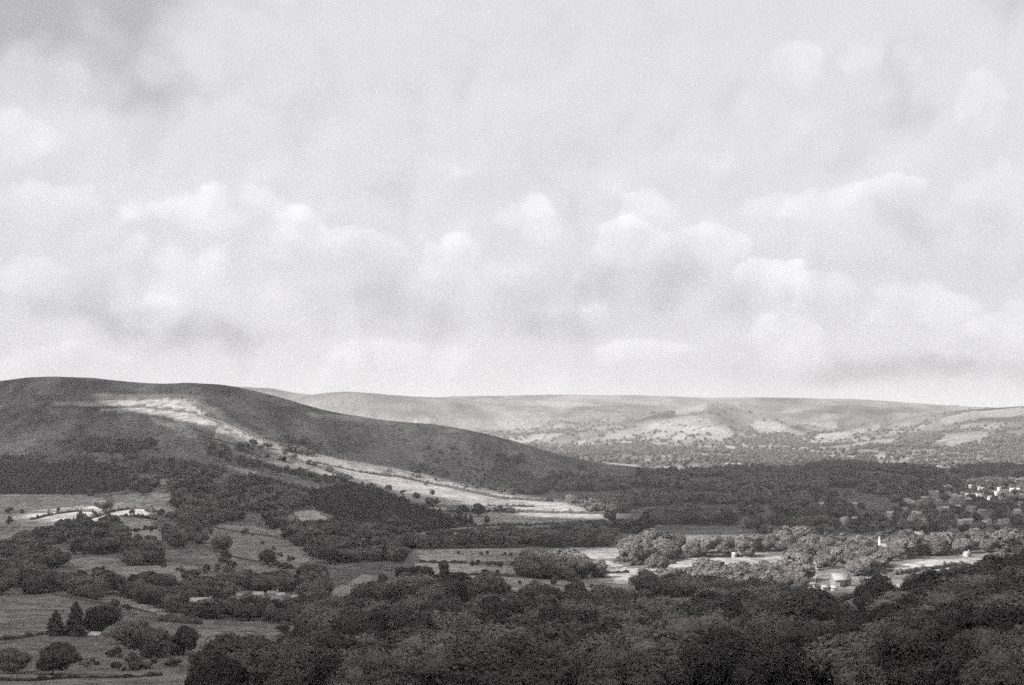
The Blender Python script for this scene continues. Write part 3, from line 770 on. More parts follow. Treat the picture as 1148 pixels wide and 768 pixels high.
# ------------------------------------------------------------------ haze
def build_haze():
    x, y0, y1, z0, z1 = 27000, -27000, 27000, -420, 330
    V = np.array([(sx * x, yy, zz) for zz in (z0, z1) for (sx, yy) in ((-1, y0), (1, y0), (1, y1), (-1, y1))], float)
    Q = np.array([(0, 3, 2, 1), (4, 5, 6, 7), (0, 1, 5, 4), (1, 2, 6, 5), (2, 3, 7, 6), (3, 0, 4, 7)])
    m = bpy.data.materials.new("haze"); m.use_nodes = True
    t = m.node_tree; t.nodes.clear(); N = NT(t)
    out = N.n('ShaderNodeOutputMaterial')
    p = N.n('ShaderNodeVolumePrincipled', ins={'Color': (.86, .857, .86, 1), 'Density': HAZE, 'Anisotropy': 0.1})
    t.links.new(p.outputs[0], out.inputs['Volume'])
    o = link("haze", mesh_np("haze", V, Q, [m]))
    tag(o, "thin pale haze filling the valley air", "haze", kind='stuff')
HAZE = 5.0e-5
build_haze()

# ------------------------------------------------------------------ tree prototypes
def ico(sub=1):
    import bmesh
    bm = bmesh.new(); bmesh.ops.create_icosphere(bm, subdivisions=sub, radius=1.0)
    V = np.array([v.co[:] for v in bm.verts]); T = np.array([[v.index for v in f.verts] for f in bm.faces]); bm.free()
    return V, T
ICO1 = ico(1); ICO2 = ico(2)

def leaf_quads(C, Nn, size, r):
    """quads at C facing roughly Nn"""
    n = len(C)
    Nn = Nn + r.normal(0, 0.34, (n, 3)); Nn /= np.linalg.norm(Nn, axis=1)[:, None]
    a = np.cross(Nn, r.normal(0, 1, (n, 3))); a /= np.linalg.norm(a, axis=1)[:, None] + 1e-9
    b = np.cross(Nn, a)
    s = (size * r.uniform(0.6, 1.3, n))[:, None]
    a = a * s; b = b * s * r.uniform(0.5, 0.9, n)[:, None]
    V = np.stack([C - a - b * 0.3, C + b * -1.0 + a * 0.2, C + a + b * 0.3, C + b - a * 0.2], 1).reshape(-1, 3)
    Q = np.arange(4 * n).reshape(n, 4)
    return V, Q

def crown_broad(seed, h, w, nclump, nleaf, lsize, core=ICO1, form=0):
    """crown of a broadleaf tree h high, w wide; base of crown at 0.12..0.25 h"""
    r = np.random.default_rng(seed)
    z0 = h * r.uniform(0.0, 0.07); rz = (h - z0) / 2; zc = z0 + rz
    Cs = []; Rs = []
    lop = r.normal(0, 0.10, 2) * w
    for k in range(nclump):
        d = r.normal(0, 1, 3); d /= np.linalg.norm(d)
        if d[2] < -0.8: d[2] *= -0.6
        rad = r.uniform(0.45, 0.86) if k > nclump * 0.25 else r.uniform(0.1, 0.5)
        widen = 1.0 if form == 0 else (1.0 - 0.35 * max(d[2], -0.3))
        c = np.array([d[0] * w / 2 * rad * widen, d[1] * w / 2 * rad * widen, zc + d[2] * rz * rad])
        c[:2] += lop * (c[2] / h)
        Cs.append(c); Rs.append(w * r.choice([r.uniform(0.09, 0.16), r.uniform(0.15, 0.3)]))
    if form == 1:                                   # a gap in one side of the crown
        g_ = r.normal(0, 1, 3); g_ /= np.linalg.norm(g_)
        kp = [k for k in range(nclump) if np.dot((Cs[k] - np.array([0, 0, zc])) / (w / 2), g_) < 0.45]
        Cs = [Cs[k] for k in kp]; Rs = [Rs[k] for k in kp]; nclump = len(kp)
    Cs = np.array(Cs); Rs = np.array(Rs)
    Vs, Ts, n = [], [], 0
    for c, R in zip(Cs, Rs):
        v = core[0] * (R * 0.86) * (1 + 0.22 * r.normal(0, 1, (len(core[0]), 1))) * np.array([1, 1, 0.85]) + c
        Vs.append(v); Ts.append(core[1] + n); n += len(v)
    pick = r.choice(nclump, nleaf, p=Rs ** 2 / (Rs ** 2).sum())
    d = r.normal(0, 1, (nleaf, 3)); d /= np.linalg.norm(d, axis=1)[:, None]
    P = Cs[pick] + d * (Rs[pick] * r.uniform(0.85, 1.18, nleaf))[:, None] * np.array([1, 1, 0.85])
    lv, lq = leaf_quads(P, d + np.array([0, 0, 0.25]), lsize, r)
    return np.vstack(Vs + [lv]), [np.vstack(Ts), lq + n]

def crown_conifer(seed, h, w, nleaf, lsize):
    r = np.random.default_rng(seed)
    t = 1 - np.sqrt(r.uniform(0.0, 1, nleaf))            # more leaves low down
    z = h * (0.06 + 0.94 * t)
    tier = 0.62 + 0.38 * np.abs(np.sin(t * 17 + seed)) * r.uniform(0.75, 1, nleaf)
    a = r.uniform(0, 2 * math.pi, nleaf)
    lob = 1 + 0.32 * np.sin(a * 4 + t * 17) + 0.20 * np.sin(a * 3 - t * 7)
    rr = w / 2 * (1 - t) ** 0.58 * tier * lob * r.uniform(0.8, 1.06, nleaf)
    P = np.stack([rr * np.cos(a), rr * np.sin(a), z - 0.1 * rr], 1)
    d = np.stack([np.cos(a), np.sin(a), np.full(nleaf, 0.7)], 1)
    lv, lq = leaf_quads(P, d, lsize, r)
    k = 9; ang = np.arange(k) * 2 * math.pi / k
    rows = [(0.07, 0.80), (0.35, 0.52), (0.7, 0.22), (0.97, 0.02)]
    V = np.vstack([np.stack([np.cos(ang) * w / 2 * f, np.sin(ang) * w / 2 * f, np.full(k, h * zz)], 1) for zz, f in rows])
    Q = np.array([(i * k + j, i * k + (j + 1) % k, (i + 1) * k + (j + 1) % k, (i + 1) * k + j) for i in range(3) for j in range(k)])
    return np.vstack([V, lv]), [Q, lq + len(V)]

def trunk_geo(seed, h, w, limbs=5):
    r = np.random.default_rng(seed + 900)
    Vs, Qs, n = [], [], 0
    def tube(p0, p1, r0, r1, bend):
        nonlocal n
        k = 7; seg = 4
        ax = (p1 - p0); L = np.linalg.norm(ax); ax = ax / L
        s = np.cross(ax, [0.3, 0.9, 0.1]); s /= np.linalg.norm(s); tt = np.cross(ax, s)
        rows = []
        for i in range(seg + 1):
            f = i / seg; c = p0 * (1 - f) + p1 * f + bend * math.sin(f * math.pi)
            R = r0 * (1 - f) + r1 * f
            rows.append(c + np.outer(np.cos(np.arange(k) * 2 * math.pi / k), s) * R + np.outer(np.sin(np.arange(k) * 2 * math.pi / k), tt) * R)
        V = np.vstack(rows); Vs.append(V)
        Qs.append(np.array([(i * k + j, i * k + (j + 1) % k, (i + 1) * k + (j + 1) % k, (i + 1) * k + j) for i in range(seg) for j in range(k)]) + n)
        n += len(V)
    top = np.array([r.normal(0, .02) * w, r.normal(0, .02) * w, h * 0.6])
    tube(np.array([0, 0, -0.6]), top, h * 0.032, h * 0.012, np.array([r.normal(0, .01) * h, 0, 0]))
    for i in range(limbs):
        a = r.uniform(0, 6.28); z = h * r.uniform(0.2, 0.42)
        e = np.array([math.cos(a) * w * 0.33, math.sin(a) * w * 0.33, z + h * r.uniform(0.15, 0.35)])
        tube(np.array([0, 0, z]), e, h * 0.014, h * 0.004, np.array([0, 0, -h * 0.03]))
    return np.vstack(Vs), [np.vstack(Qs)]

# unit trees are 10 m high
def proto(kind, lod, seed):
    """(crown mesh, trunk mesh)"""
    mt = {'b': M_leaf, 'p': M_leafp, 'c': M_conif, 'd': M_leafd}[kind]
    nl, ls, nc = {0: (16000, 0.24, 60), 1: (5200, 0.40, 42), 2: (1500, 0.62, 26), 3: (420, 0.95, 14)}[lod]
    r = np.random.default_rng(seed)
    if kind == 'c':
        V, Fq = crown_conifer(seed, 10, r.uniform(5.2, 6.6), int(nl * 0.7), ls * 0.85)
    else:
        V, Fq = crown_broad(seed, 10, r.uniform(6.5, 8) if seed % 4 == 3 else r.uniform(8.5, 11.5), nc, nl, ls, ICO2 if lod == 0 else ICO1, seed % 2)
    cm = mesh_np("crown", V, Fq, [mt])
    tv, tf = trunk_geo(seed, 10, 8, 5 if lod < 2 else 2)
    tm = mesh_np("trunk", tv, tf, [M_bark], smooth=True)
    return cm, tm, (V, Fq, tv, tf, mt)
PRO = {}
sid = 100
for kind in 'bpcd':
    for lod, cnt in ((0, 5), (1, 5), (2, 5), (3, 4)):
        if kind in 'cd' and lod == 0: cnt = 3
        PRO[kind, lod] = []
        for q in range(cnt):
            sid += 1
            PRO[kind, lod].append(proto(kind, lod, sid))

# ------------------------------------------------------------------ where the trees stand
def avenue_clear(X, Y):
    """the road between the avenue trees stays open"""
    a = np.array(ground(917, 619)); b = np.array(ground(907, 667))
    t = np.clip(((X - a[0]) * (b - a)[0] + (Y - a[1]) * (b - a)[1]) / ((b - a) ** 2).sum(), -0.15, 1.05)
    q = np.hypot(X - a[0] - t * (b - a)[0], Y - a[1] - t * (b - a)[1])
    return q < 7.0
CAND = []    # X, Y, height, width factor, kind, wood phrase
def scatter(P, s, hr, mixk, phrase, lo=None, canopy=None):
    x0, y0 = P.min(0); x1, y1 = P.max(0)
    s0 = s
    xs = np.arange(x0, x1 + s, s); ys = np.arange(y0, y1 + s, s)
    if len(xs) * len(ys) > 400000: return
    X, Y = np.meshgrid(xs, ys, indexing='ij')
    X = X + (np.arange(len(ys)) % 2) * s * 0.5
    X = (X + rng.uniform(-.42, .42, X.shape) * s).ravel(); Y = (Y + rng.uniform(-.42, .42, X.size).reshape(-1) * s).ravel() if False else (Y + rng.uniform(-.42, .42, Y.shape) * s).ravel()
    k = inside(P, X, Y); X = X[k]; Y = Y[k]
    if lo is not None:
        k = lo(X, Y); X = X[k]; Y = Y[k]
    k = ~avenue_clear(X, Y); X = X[k]; Y = Y[k]
    k = Y > np.where(X > 80, 225, 335); X = X[k]; Y = Y[k]
    if canopy is not None:                       # the crown too keeps inside the wood's outline
        yb = EY - F * H(X, Y) / Y
        k = inside(canopy, CX + F * X / Y, yb - 0.62 * np.mean(hr) * F / Y); X = X[k]; Y = Y[k]
    for x, y in zip(X, Y):
        kd = random.choice(mixk)
        h = random.uniform(*hr) * (1.0 if random.random() > 0.12 else 1.15)
        CAND.append((x, y, h, random.uniform(0.9, 1.45), kd, phrase))
for (ph, P, s, hr, mk, canopy) in _wp:
    lo = None
    if s == 24: lo = lambda X, Y: fbm(X / 90, Y / 90, 2, 201) > -0.2
    clear = [gpoly(f[0]) for f in FIELDS if f[1] in (.13, .12, .10)] if ph in ("the valley forest", "the forest crest", "the town trees", "the village gardens") else []
    clear += [gpoly([(329, 574), (352, 572), (374, 584), (372, 590), (338, 590)])] if ph in ("the hill wood", "the lower mound wood") else []
    if clear:
        lo0 = lo
        lo = (lambda X, Y, c=clear, l0=lo0: (~np.any([inside(p, X, Y) for p in c], axis=0)) & (l0(X, Y) if l0 else True))
    if ph == "the scrub of the moor slope":
        lo = lambda X, Y: fbm(X / 120, Y / 200, 3, 231) > 0.02
    if ph in ("the wood under the bright left field", "the lower wood at the left edge", "the tree belt left of the white roof", "the wood in mid slope", "the hill wood", "the upper hill wood", "the band of trees on the hill", "the hedges of the hill pastures", "the lower hedges of the hill pastures", "the village gardens"):
        lo2 = lo
        lo = lambda X, Y, l1=lo2: (fbm(X / 45, Y / 60, 2, 221) > -0.10) & (l1(X, Y) if l1 else True)
    if ph in ("the valley forest", "the forest crest", "the village gardens"):
        lo1 = lo
        lo = lambda X, Y, l1=lo1: (fbm(X / 110, Y / 200, 3, 211) > -0.08) & (l1(X, Y) if l1 else True)
    scatter(P, s, hr, mk, ph, lo, canopy)

# single trees: column, base row, height px, width factor, kind, label
SINGLES = [
    (261, 790, 78, 1.25, 'b', "big dark round tree rising above the bottom edge below the lower left field"),
    (236, 800, 62, 1.1, 'b', "dark tree at the bottom edge, left shoulder of the big round tree"),
    (292, 800, 52, 1.0, 'p', "pale leafy tree at the bottom edge touching the big round dark tree"),
    (85, 713, 39, 1.0, 'c', "tall dark conifer in the field near the left edge"),
    (63, 712, 29, 1.2, 'c', "shorter ragged conifer left of the tall conifer near the left edge"),
    (112, 711, 33, 1.0, 'b', "broad dark tree just right of the tall conifer"),
    (137, 722, 27, .9, 'p', "paler grey tree between the broad tree and the round clump in the left field"),
    (160, 736, 40, 1.1, 'b', "tallest tree of the round clump in the lower left field"),
    (180, 737, 32, 1.1, 'b', "middle tree of the round clump in the lower left field"),
    (206, 734, 32, 1.1, 'b', "right hand tree of the round clump in the lower left field"),
    (148, 727, 20, 1.2, 'b', "low tree at the left end of the round clump"),
    (16, 755, 28, 1.35, 'b', "wide low tree in the bottom left corner"),
    (59, 756, 35, 1.3, 'b', "dome shaped dark tree next to the bottom left corner tree"),
    (97, 748, 9, 2.0, 'b', "low bush right of the dome shaped tree at bottom left"),
    (162, 749, 7, 2.0, 'b', "small bush on the rough ground below the round clump"),
    (116, 573, 15, 1.2, 'b', "broad dark tree on the hedge of the bright left field"),
    (101, 556, 8, 1.4, 'b', "small tree at the top right corner of the pale left field"),
    (148, 578, 11, .8, 'b', "small upright tree on the pale slope right of the broad hedge tree"),
    (10, 576, 8, 1.2, 'b', "small round tree above the bright field at the left edge"),
    (25, 576, 5, 2.0, 'b', "low bush beside the small round tree at the left edge"),
    (10, 588, 9, 1.2, 'b', "small round tree at the left end of the bright field"),
    (54, 576, 5, 1.2, 'b', "tiny bush on the upper hedge of the bright left field"),
    (65, 575, 7, .7, 'b', "tiny upright tree on the upper hedge of the bright left field"),
    (89, 582, 10, 1.0, 'b', "small tree on the right end of the bright left field"),
    (105, 580, 7, 1.4, 'b', "round bush under the broad hedge tree of the bright left field"),
    (165, 555, 12, 1.2, 'b', "pale rounded tree under the hill wood"),
    (249, 618, 18, 1.0, 'b', "dark upright tree standing on the wall of the sloping fields"),
    (275, 600, 8, 1.3, 'b', "small tree at the top wall of the sloping fields"),
    (251, 633, 9, 1.6, 'b', "low round tree below the dark upright tree on the sloping fields"),
    (300, 633, 17, 1.2, 'b', "dark ragged tree at the hedge end in the sloping fields"),
    (243, 641, 10, 1.2, 'b', "round bush left of the two bushes above the clump behind the white roof"),
    (255, 645, 12, 1.2, 'b', "round bush right of its twin above the clump behind the white roof"),
    (317, 708, 7, 1.8, 'b', "lone low bush in the bottom field below the hedgerow wood"),
    (398, 712, 14, 1.6, 'b', "spreading bush at the right end of the bottom field"),
    (499, 643, 16, .9, 'b', "upright dark tree standing in the bright valley field"),
    (502, 656, 15, .7, 'c', "narrow dark conifer directly below the bright valley field"),
    (520, 662, 14, .9, 'c', "dark pointed conifer right of the narrow conifer"),
    (514, 673, 16, .7, 'c', "dark conifer lower in the wood under the bright valley field"),
    (543, 643, 5, 1.8, 'b', "left bush of the pair in the bright valley field"),
    (558, 643, 4, 1.6, 'b', "right bush of the pair in the bright valley field"),
    (544, 657, 6, 1.3, 'b', "left bush of three in the dim field below the bright valley field"),
    (553, 658, 6, 1.0, 'b', "middle bush of three in the dim field below the bright valley field"),
    (564, 657, 6, 1.0, 'b', "right bush of three in the dim field below the bright valley field"),
    (622, 656, 12, .7, 'b', "thin upright tree below the round clump in the valley field"),
    (585, 645, 16, .9, 'b', "slim tree at the left end of the round clump in the valley field"),
    (641, 655, 18, 1.0, 'b', "dark tree at the lower right of the round clump"),
    (672, 647, 17, 1.2, 'b', "round dark tree right of the round clump in the valley field"),
    (740, 641, 21, 1.0, 'p', "sunlit tree standing alone in front of the sunlit grove"),
    (777, 625, 18, 1.4, 'p', "rounded tree with a dark right side behind the field lane"),
    (722, 673, 13, 1.2, 'b', "small tree at the left end of the pale wall"),
    (700, 694, 32, 1.5, 'b', "large dark round tree left of the walled small field"),
    (872, 668, 9, .7, 'c', "tiny dark conifer in the sunlit ground left of the avenue"),
    (817, 624, 24, 1.2, 'p', "big pale tree behind the white shed"),
    (840, 624, 19, 1.2, 'p', "pale tree right of the white shed"),
    (990, 684, 36, 1.2, 'b', "large dark tree on the spur in front of the barn"),
    (976, 686, 22, 1.2, 'b', "lower dark tree left of the large tree on the spur"),
    (1007, 678, 18, 1.1, 'b', "lower dark tree right of the large tree on the spur"),
    (1040, 648, 12, 1.0, 'b', "dark bush on the sunlit strip right of the large spur tree"),
    (1090, 655, 17, 1.5, 'b', "dark rounded tree on the spur edge below the sunlit strip"),
    (1123, 633, 18, 1.2, 'b', "dark tree against the sunlit village trees near the right edge"),
    (1068, 640, 4, 2.2, 'b', "low dark bush on the sunlit strip"),
    (915, 690, 22, 1.0, 'b', "dark upright tree at the foot of the village avenue"),
    (986, 622, 12, 1.3, 'b', "dark tree in front of the slender white tower"),
    (425, 616, 8, 1.4, 'p', "small pale tree at the edge of the wood in the middle of the slope"),
    (485, 555, 6, 1.0, 'b', "small dark tree left of its pair on the bright hillside field"),
    (522, 549, 8, .8, 'b', "small upright tree above the bright hillside field"),
    (478, 545, 5, 1.2, 'b', "small tree on the upper edge of the bright hillside field"),
    (482, 568, 10, 1.2, 'b', "left tree of the pair low on the bright hillside field"),
    (489, 567, 9, 1.0, 'b', "right tree of the pair low on the bright hillside field"),
    (520, 577, 12, 1.2, 'b', "dark tree at the end of the conifer plantation"),
    (536, 579, 14, 1.2, 'b', "pale rounded tree right of the conifer plantation"),
    (545, 586, 7, 1.4, 'b', "dark bush below the pale rounded tree by the plantation"),
    (686, 585, 13, 1.0, 'b', "dark tree at the right end of the pale valley strip"),
    (560, 575, 8, 2.4, 'b', "left tree of the dark row above the pale valley strip"),
    (572, 575, 7, 2.4, 'b', "right tree of the dark row above the pale valley strip"),
    (285, 500, 9, 1.0, 'b', "dark tree between the bright strips of the hill"),
    (300, 503, 8, 1.4, 'b', "small dark tree right of the bright hill strip"),
    (275, 521, 9, 1.0, 'b', "dark tree above the small white hill patch"),
]
IND = []
for (px, py, hp, wf, kd, lab) in SINGLES:
    x, y = ground(px, py)
    IND.append([x, y, hp * y / F, wf, kd, lab, None])
# scattered hedgerow trees on dim slopes, no wood: random along some lines
def row_trees(pts, n, hr, kd, phrase):
    L = gline(pts)
    for k in range(n):
        i = random.random() * (len(L) - 1); a = L[int(i)]; b = L[min(int(i) + 1, len(L) - 1)]; f = i - int(i)
        CAND.append((a[0] * (1 - f) + b[0] * f + random.uniform(-3, 3), a[1] * (1 - f) + b[1] * f + random.uniform(-3, 3), random.uniform(*hr), random.uniform(.9, 1.3), random.choice(kd), phrase))
row_trees([(225, 585), (245, 612), (262, 640)], 14, (5, 9), 'b', "the hedge left of the sloping fields")
row_trees([(236, 640), (205, 652)], 8, (5, 9), 'b', "the hedge below the sloping fields")
row_trees([(306, 636), (332, 639)], 10, (4, 6), 'b', "the low hedge of the sloping fields")
row_trees([(525, 634), (578, 636)], 12, (3, 6), 'bp', "the bushes above the bright valley field")
row_trees([(410, 668), (440, 650), (450, 655)], 10, (5, 9), 'b', "the rim of the small pale field")
row_trees([(130, 597), (170, 596)], 8, (3, 5), 'b', "the hedge on the pale slope")
row_trees([(160, 573), (182, 578)], 9, (5, 8), 'b', "the hedge end on the pale slope")
row_trees([(935, 664), (968, 655)], 12, (6, 9), 'b', "the bushes below the pale barn")
row_trees([(1010, 655), (1060, 647), (1120, 640)], 22, (5, 9), 'b', "the bushes along the spur edge")
row_trees([(925, 700), (990, 680)], 18, (2, 5), 'b', "the scrub on the heathy slope")
row_trees([(930, 722), (1010, 700)], 22, (2, 6), 'b', "the scrub on the heathy slope")
row_trees([(1010, 700), (1020, 672), (1060, 668)], 24, (6, 10), 'b', "the upper rim of the right wooded slope")
row_trees([(350, 540), (430, 548), (470, 560)], 16, (6, 10), 'b', "the far hillside hedges")
row_trees([(420, 526), (560, 553), (620, 564)], 18, (5, 8), 'b', "the far hillside hedges")
row_trees([(230, 500), (300, 525), (360, 538)], 26, (6, 10), 'b', "the far hillside hedges")
row_trees([(345, 520), (400, 540)], 16, (6, 10), 'b', "the far hillside hedges")
row_trees([(500, 592), (690, 590)], 12, (3, 6), 'b', "the far hillside hedges")
row_trees([(660, 638), (700, 628)], 10, (3, 6), 'p', "the bushes at the sunlit grove")

# far country: hedgerow trees and small woods beyond the shaded forest
FAR = []
def far_trees():
    n = 42000
    u = rng.uniform(250, 1240, n); D = np.exp(rng.uniform(math.log(3750), math.log(8600), n))
    X = (u - CX) / F * D; Y = D
    rid, edge = patchwork(X + 60 * fbm(X / 400, Y / 400, 2, 71), Y + 80 * fbm(X / 500, Y / 500, 2, 73), 150, 330, 81)
    rel = H(X, Y) + 128
    wood = fbm(X / 420, Y / 600, 3, 301) > 0.18 + 0.3 * sstep(40, 120, rel)
    hedge = (edge < 0.11)
    keep = (wood & (rng.uniform(0, 1, n) < 0.62 * (1 - sstep(60, 150, rel)) + 0.12)) | (hedge & (rng.uniform(0, 1, n) < 0.6 * (1 - sstep(70, 130, rel)) + 0.02)) | (rng.uniform(0, 1, n) < 0.03)
    keep &= rel < 190
    for i_, (P, v) in enumerate(_fp):
        if v > .3: keep &= ~inside(P, X, Y)
    for x, y in zip(X[keep], Y[keep]):
        FAR.append((x, y, random.uniform(8, 15), random.uniform(.9, 1.4), random.choice('bpp')))
far_trees()
# plantation trees
PLANT = []
for P, s, hr in _cp:
    keepn = len(CAND)
    scatter(P, s, hr, 'c', "plantation")
    PLANT += CAND[keepn:]; del CAND[keepn:]
clear = gpoly([(329, 574), (352, 572), (374, 584), (372, 590), (338, 590)])
print("candidates", len(CAND), "far", len(FAR), "plantation", len(PLANT))

TOWN = [(1044, 553), (1063, 546), (1059, 547), (1082, 545.5), (1088, 546), (1068, 547), (1098, 548), (1120, 549), (1135, 550), (1142, 550), (1064, 554), (1079, 554.5), (1084, 556),
        (1092, 556), (1095, 557), (1117, 554), (1146, 556.5), (1134, 558), (1036, 560), (1039, 559.5), (1015, 562), (1018, 563), (1023, 565), (1030, 564), (1110, 559), (1122, 559.5), (1085, 561),
        (1086, 562), (1053, 572), (1060, 571.5), (1074, 570), (1087, 571), (1091, 572), (1025, 577), (1029, 578), (1099, 575), (1103, 575), (1014, 573), (1021, 583), (1035, 586),
        (1077, 587), (1082, 586), (1087, 586), (1104, 588), (1108, 586), (1122, 587), (1128, 586), (998, 578), (939, 564.5), (953, 566), (957, 567), (921, 567), (948, 583.5), (945, 585), (958, 584), (998, 577),
        (1012, 600), (1050, 553), (1070, 557), (1100, 556), (1128, 555), (1140, 575), (1102, 549), (1052, 563), (1066, 563), (1075, 558.5), (1049, 557), (1144, 566)]
VILLAGE = [(942, 656), (925, 662), (934, 662), (823, 625), (225, 679), (272, 672), (290, 671), (306, 671), (314, 672), (333, 674), (1084, 624), (1030, 604), (1018, 601), (992, 618), (883, 593), (986, 617), (184, 543)]
def clear_houses():
    global CAND
    XY = np.array([(c[0], c[1]) for c in CAND]); ok = np.ones(len(XY), bool)
    for (px, py) in TOWN + VILLAGE:
        x, y = ground(px, py + 1.2 if (px, py) in TOWN else py)
        d = np.array([x, y]) / math.hypot(x, y)
        rel = XY - (x, y); al = -(rel @ d); ac = np.abs(rel[:, 0] * d[1] - rel[:, 1] * d[0])
        ok &= ~((np.hypot(rel[:, 0], rel[:, 1]) < 11) | ((al > 0) & (al < y * 0.048) & (ac < 9)))
    CAND = [c for c, o in zip(CAND, ok) if o]
clear_houses()
row_trees([(70, 742), (150, 752), (230, 742)], 22, (1.5, 4), 'b', "the rough ground below the round clump")
row_trees([(110, 728), (140, 742), (200, 744)], 12, (1.5, 4), 'b', "the rough ground below the round clump")
row_trees([(60, 660), (200, 700)], 8, (2, 5), 'b', "the banks of the lower left field")
row_trees([(150, 628), (215, 645)], 9, (3, 6), 'b', "the pale slope left of the row above the farmyard")
row_trees([(280, 600), (330, 632)], 7, (3, 6), 'b', "the sloping fields")
row_trees([(560, 655), (690, 660)], 9, (2, 5), 'b', "the dim field under the round clump")
row_trees([(480, 620), (585, 624)], 9, (2, 4), 'b', "the dim field above the bright one")
# visible size of every candidate: paint them front to back into a coverage grid
def visible_sizes(items):
    W, Hh = 1148, 768
    cov = np.zeros((Hh, W), bool)
    XY = np.array([(c[0], c[1]) for c in items]); Z = H(XY[:, 0], XY[:, 1])
    order = np.argsort(XY[:, 1]); vis = np.zeros(len(items))
    # terrain silhouette per column, nearest first
    DSS = np.exp(np.linspace(math.log(90), math.log(4200), 260))
    cols = np.arange(0, W, 4)
    XX = (cols[:, None] - CX) / F * DSS[None, :]
    yy = EY - F * H(XX, np.broadcast_to(DSS, XX.shape)) / DSS
    ymin = np.minimum.accumulate(yy, axis=1)
    for k in order:
        x, y = XY[k]; h = items[k][2]; w = h * items[k][3] * 0.95 * (0.5 if items[k][4] == 'c' else 1)
        px = CX + F * x / y; b = EY - F * Z[k] / y; hp = h * F / y; wp = w * F / y
        x0, x1 = int(px - wp / 2), int(px + wp / 2) + 1
        y0, y1 = int(b - hp), int(b - hp * 0.12) + 1
        ci = int(np.clip(px // 4, 0, len(cols) - 1)); di = min(np.searchsorted(DSS, y) - 1, 259)
        lim = ymin[ci, max(di - 1, 0)]
        y1 = min(y1, int(lim) + 1)
        x0 = max(x0, 0); x1 = min(x1, W); y0 = max(y0, 0); y1 = min(y1, Hh)
        if x0 >= x1 or y0 >= y1: continue
        gx = (np.arange(x0, x1) + 0.5 - px) / (wp / 2 + .5); gy = (np.arange(y0, y1) + 0.5 - (b - hp * 0.55)) / (hp * 0.47 + .5)
        e = (gx[None, :] ** 2 + gy[:, None] ** 2) < 1
        sub = cov[y0:y1, x0:x1]
        vis[k] = (e & ~sub).sum()
        sub |= e
    return vis, Z
allc = [tuple(i[:5]) + (None,) for i in IND] + CAND
vis, Zall = visible_sizes(allc)
nI = len(IND)
nb = sum(1 for i in IND)
order = np.argsort(-vis[nI:])
NTREE = 296
chosen = [k for k in order[:NTREE - nb] if vis[nI + k] > 0]
cs = set(chosen)
rest = [k for k in range(len(CAND)) if k not in cs and (vis[nI + k] > 0 or random.random() < 0.35)]
print("smallest chosen", vis[nI + chosen[-1]], "hidden", int((vis[nI:] == 0).sum()))

def lod_for(D): return 0 if D < 520 else 1 if D < 1000 else 2 if D < 1900 else 3
EMP = {}
def place_tree(x, y, z, h, wf, kd, name):
    lod = lod_for(y)
    if kd != 'c' and lod == 2 and h * F / y > 14: lod = 1
    cm, tm, _ = random.choice(PRO[kd, lod])
    s = h / 10.0
    rz = random.uniform(0, 6.28)
    root = link(name, None, loc=(x, y, z), rz=rz)
    w = s * wf
    cr = link("crown", cm, root, scale=(w, w * random.uniform(.92, 1.08), s))
    link("trunk", tm, root, scale=(s, s, s))
    return root
for it, z in zip(IND, Zall[:nI]):
    x, y, h, wf, kd, lab, _ = it
    nm = 'conifer_tree' if kd == 'c' else ('bush' if ' bush' in lab else 'broadleaf_tree')
    o = place_tree(x, y, z, h, wf, kd, nm)
    tag(o, lab, 'bush' if nm == 'bush' else 'tree')
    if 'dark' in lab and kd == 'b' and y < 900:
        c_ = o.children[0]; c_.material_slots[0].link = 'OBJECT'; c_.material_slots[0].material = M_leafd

# labels for the trees of the woods: order and look inside each wood
ORD = ["first", "second", "third", "fourth", "fifth", "sixth", "seventh", "eighth", "ninth", "tenth", "eleventh", "twelfth", "thirteenth", "fourteenth", "fifteenth",
       "sixteenth", "seventeenth", "eighteenth", "nineteenth", "twentieth"]
by = {}
for k in chosen: by.setdefault(CAND[k][5], []).append(k)
for ph, ks in by.items():
    ks.sort(key=lambda k: CX + F * CAND[k][0] / CAND[k][1])
    # rows by depth so that counting along a row is possible
    ncol = 14
    nrow = max(1, math.ceil(len(ks) / ncol))
    byd = sorted(ks, key=lambda k: CAND[k][1])
    rown = {1: [""], 2: ["front row of ", "back row of "], 3: ["front row of ", "middle row of ", "back row of "]}.get(nrow) or \
           (["front row of "] + [ORD[i] + " row of " for i in range(1, nrow - 1)] + ["back row of "])
    per = math.ceil(len(ks) / nrow)
    for ri in range(nrow):
        row = sorted(byd[ri * per:(ri + 1) * per], key=lambda k: CX + F * CAND[k][0] / CAND[k][1])
        for i, k in enumerate(row):
            x, y, h, wf, kd, _ = CAND[k]
            o = place_tree(x, y, Zall[nI + k], h, wf, kd, 'broadleaf_tree')
            lean = "pale" if kd == 'p' else "dark"
            if len(row) == 1:
                lab = f"{lean} tree alone in {rown[ri]}{ph}"
            elif i == 0: lab = f"leftmost {lean} tree in {rown[ri]}{ph}"
            elif i == len(row) - 1: lab = f"rightmost {lean} tree in {rown[ri]}{ph}"
            else: lab = f"{lean} tree, {ORD[i]} from the left in {rown[ri]}{ph}"
            tag(o, lab, 'tree', "trees of " + ph.replace("the ", "", 1))
print("woods", {k: len(v) for k, v in by.items()})

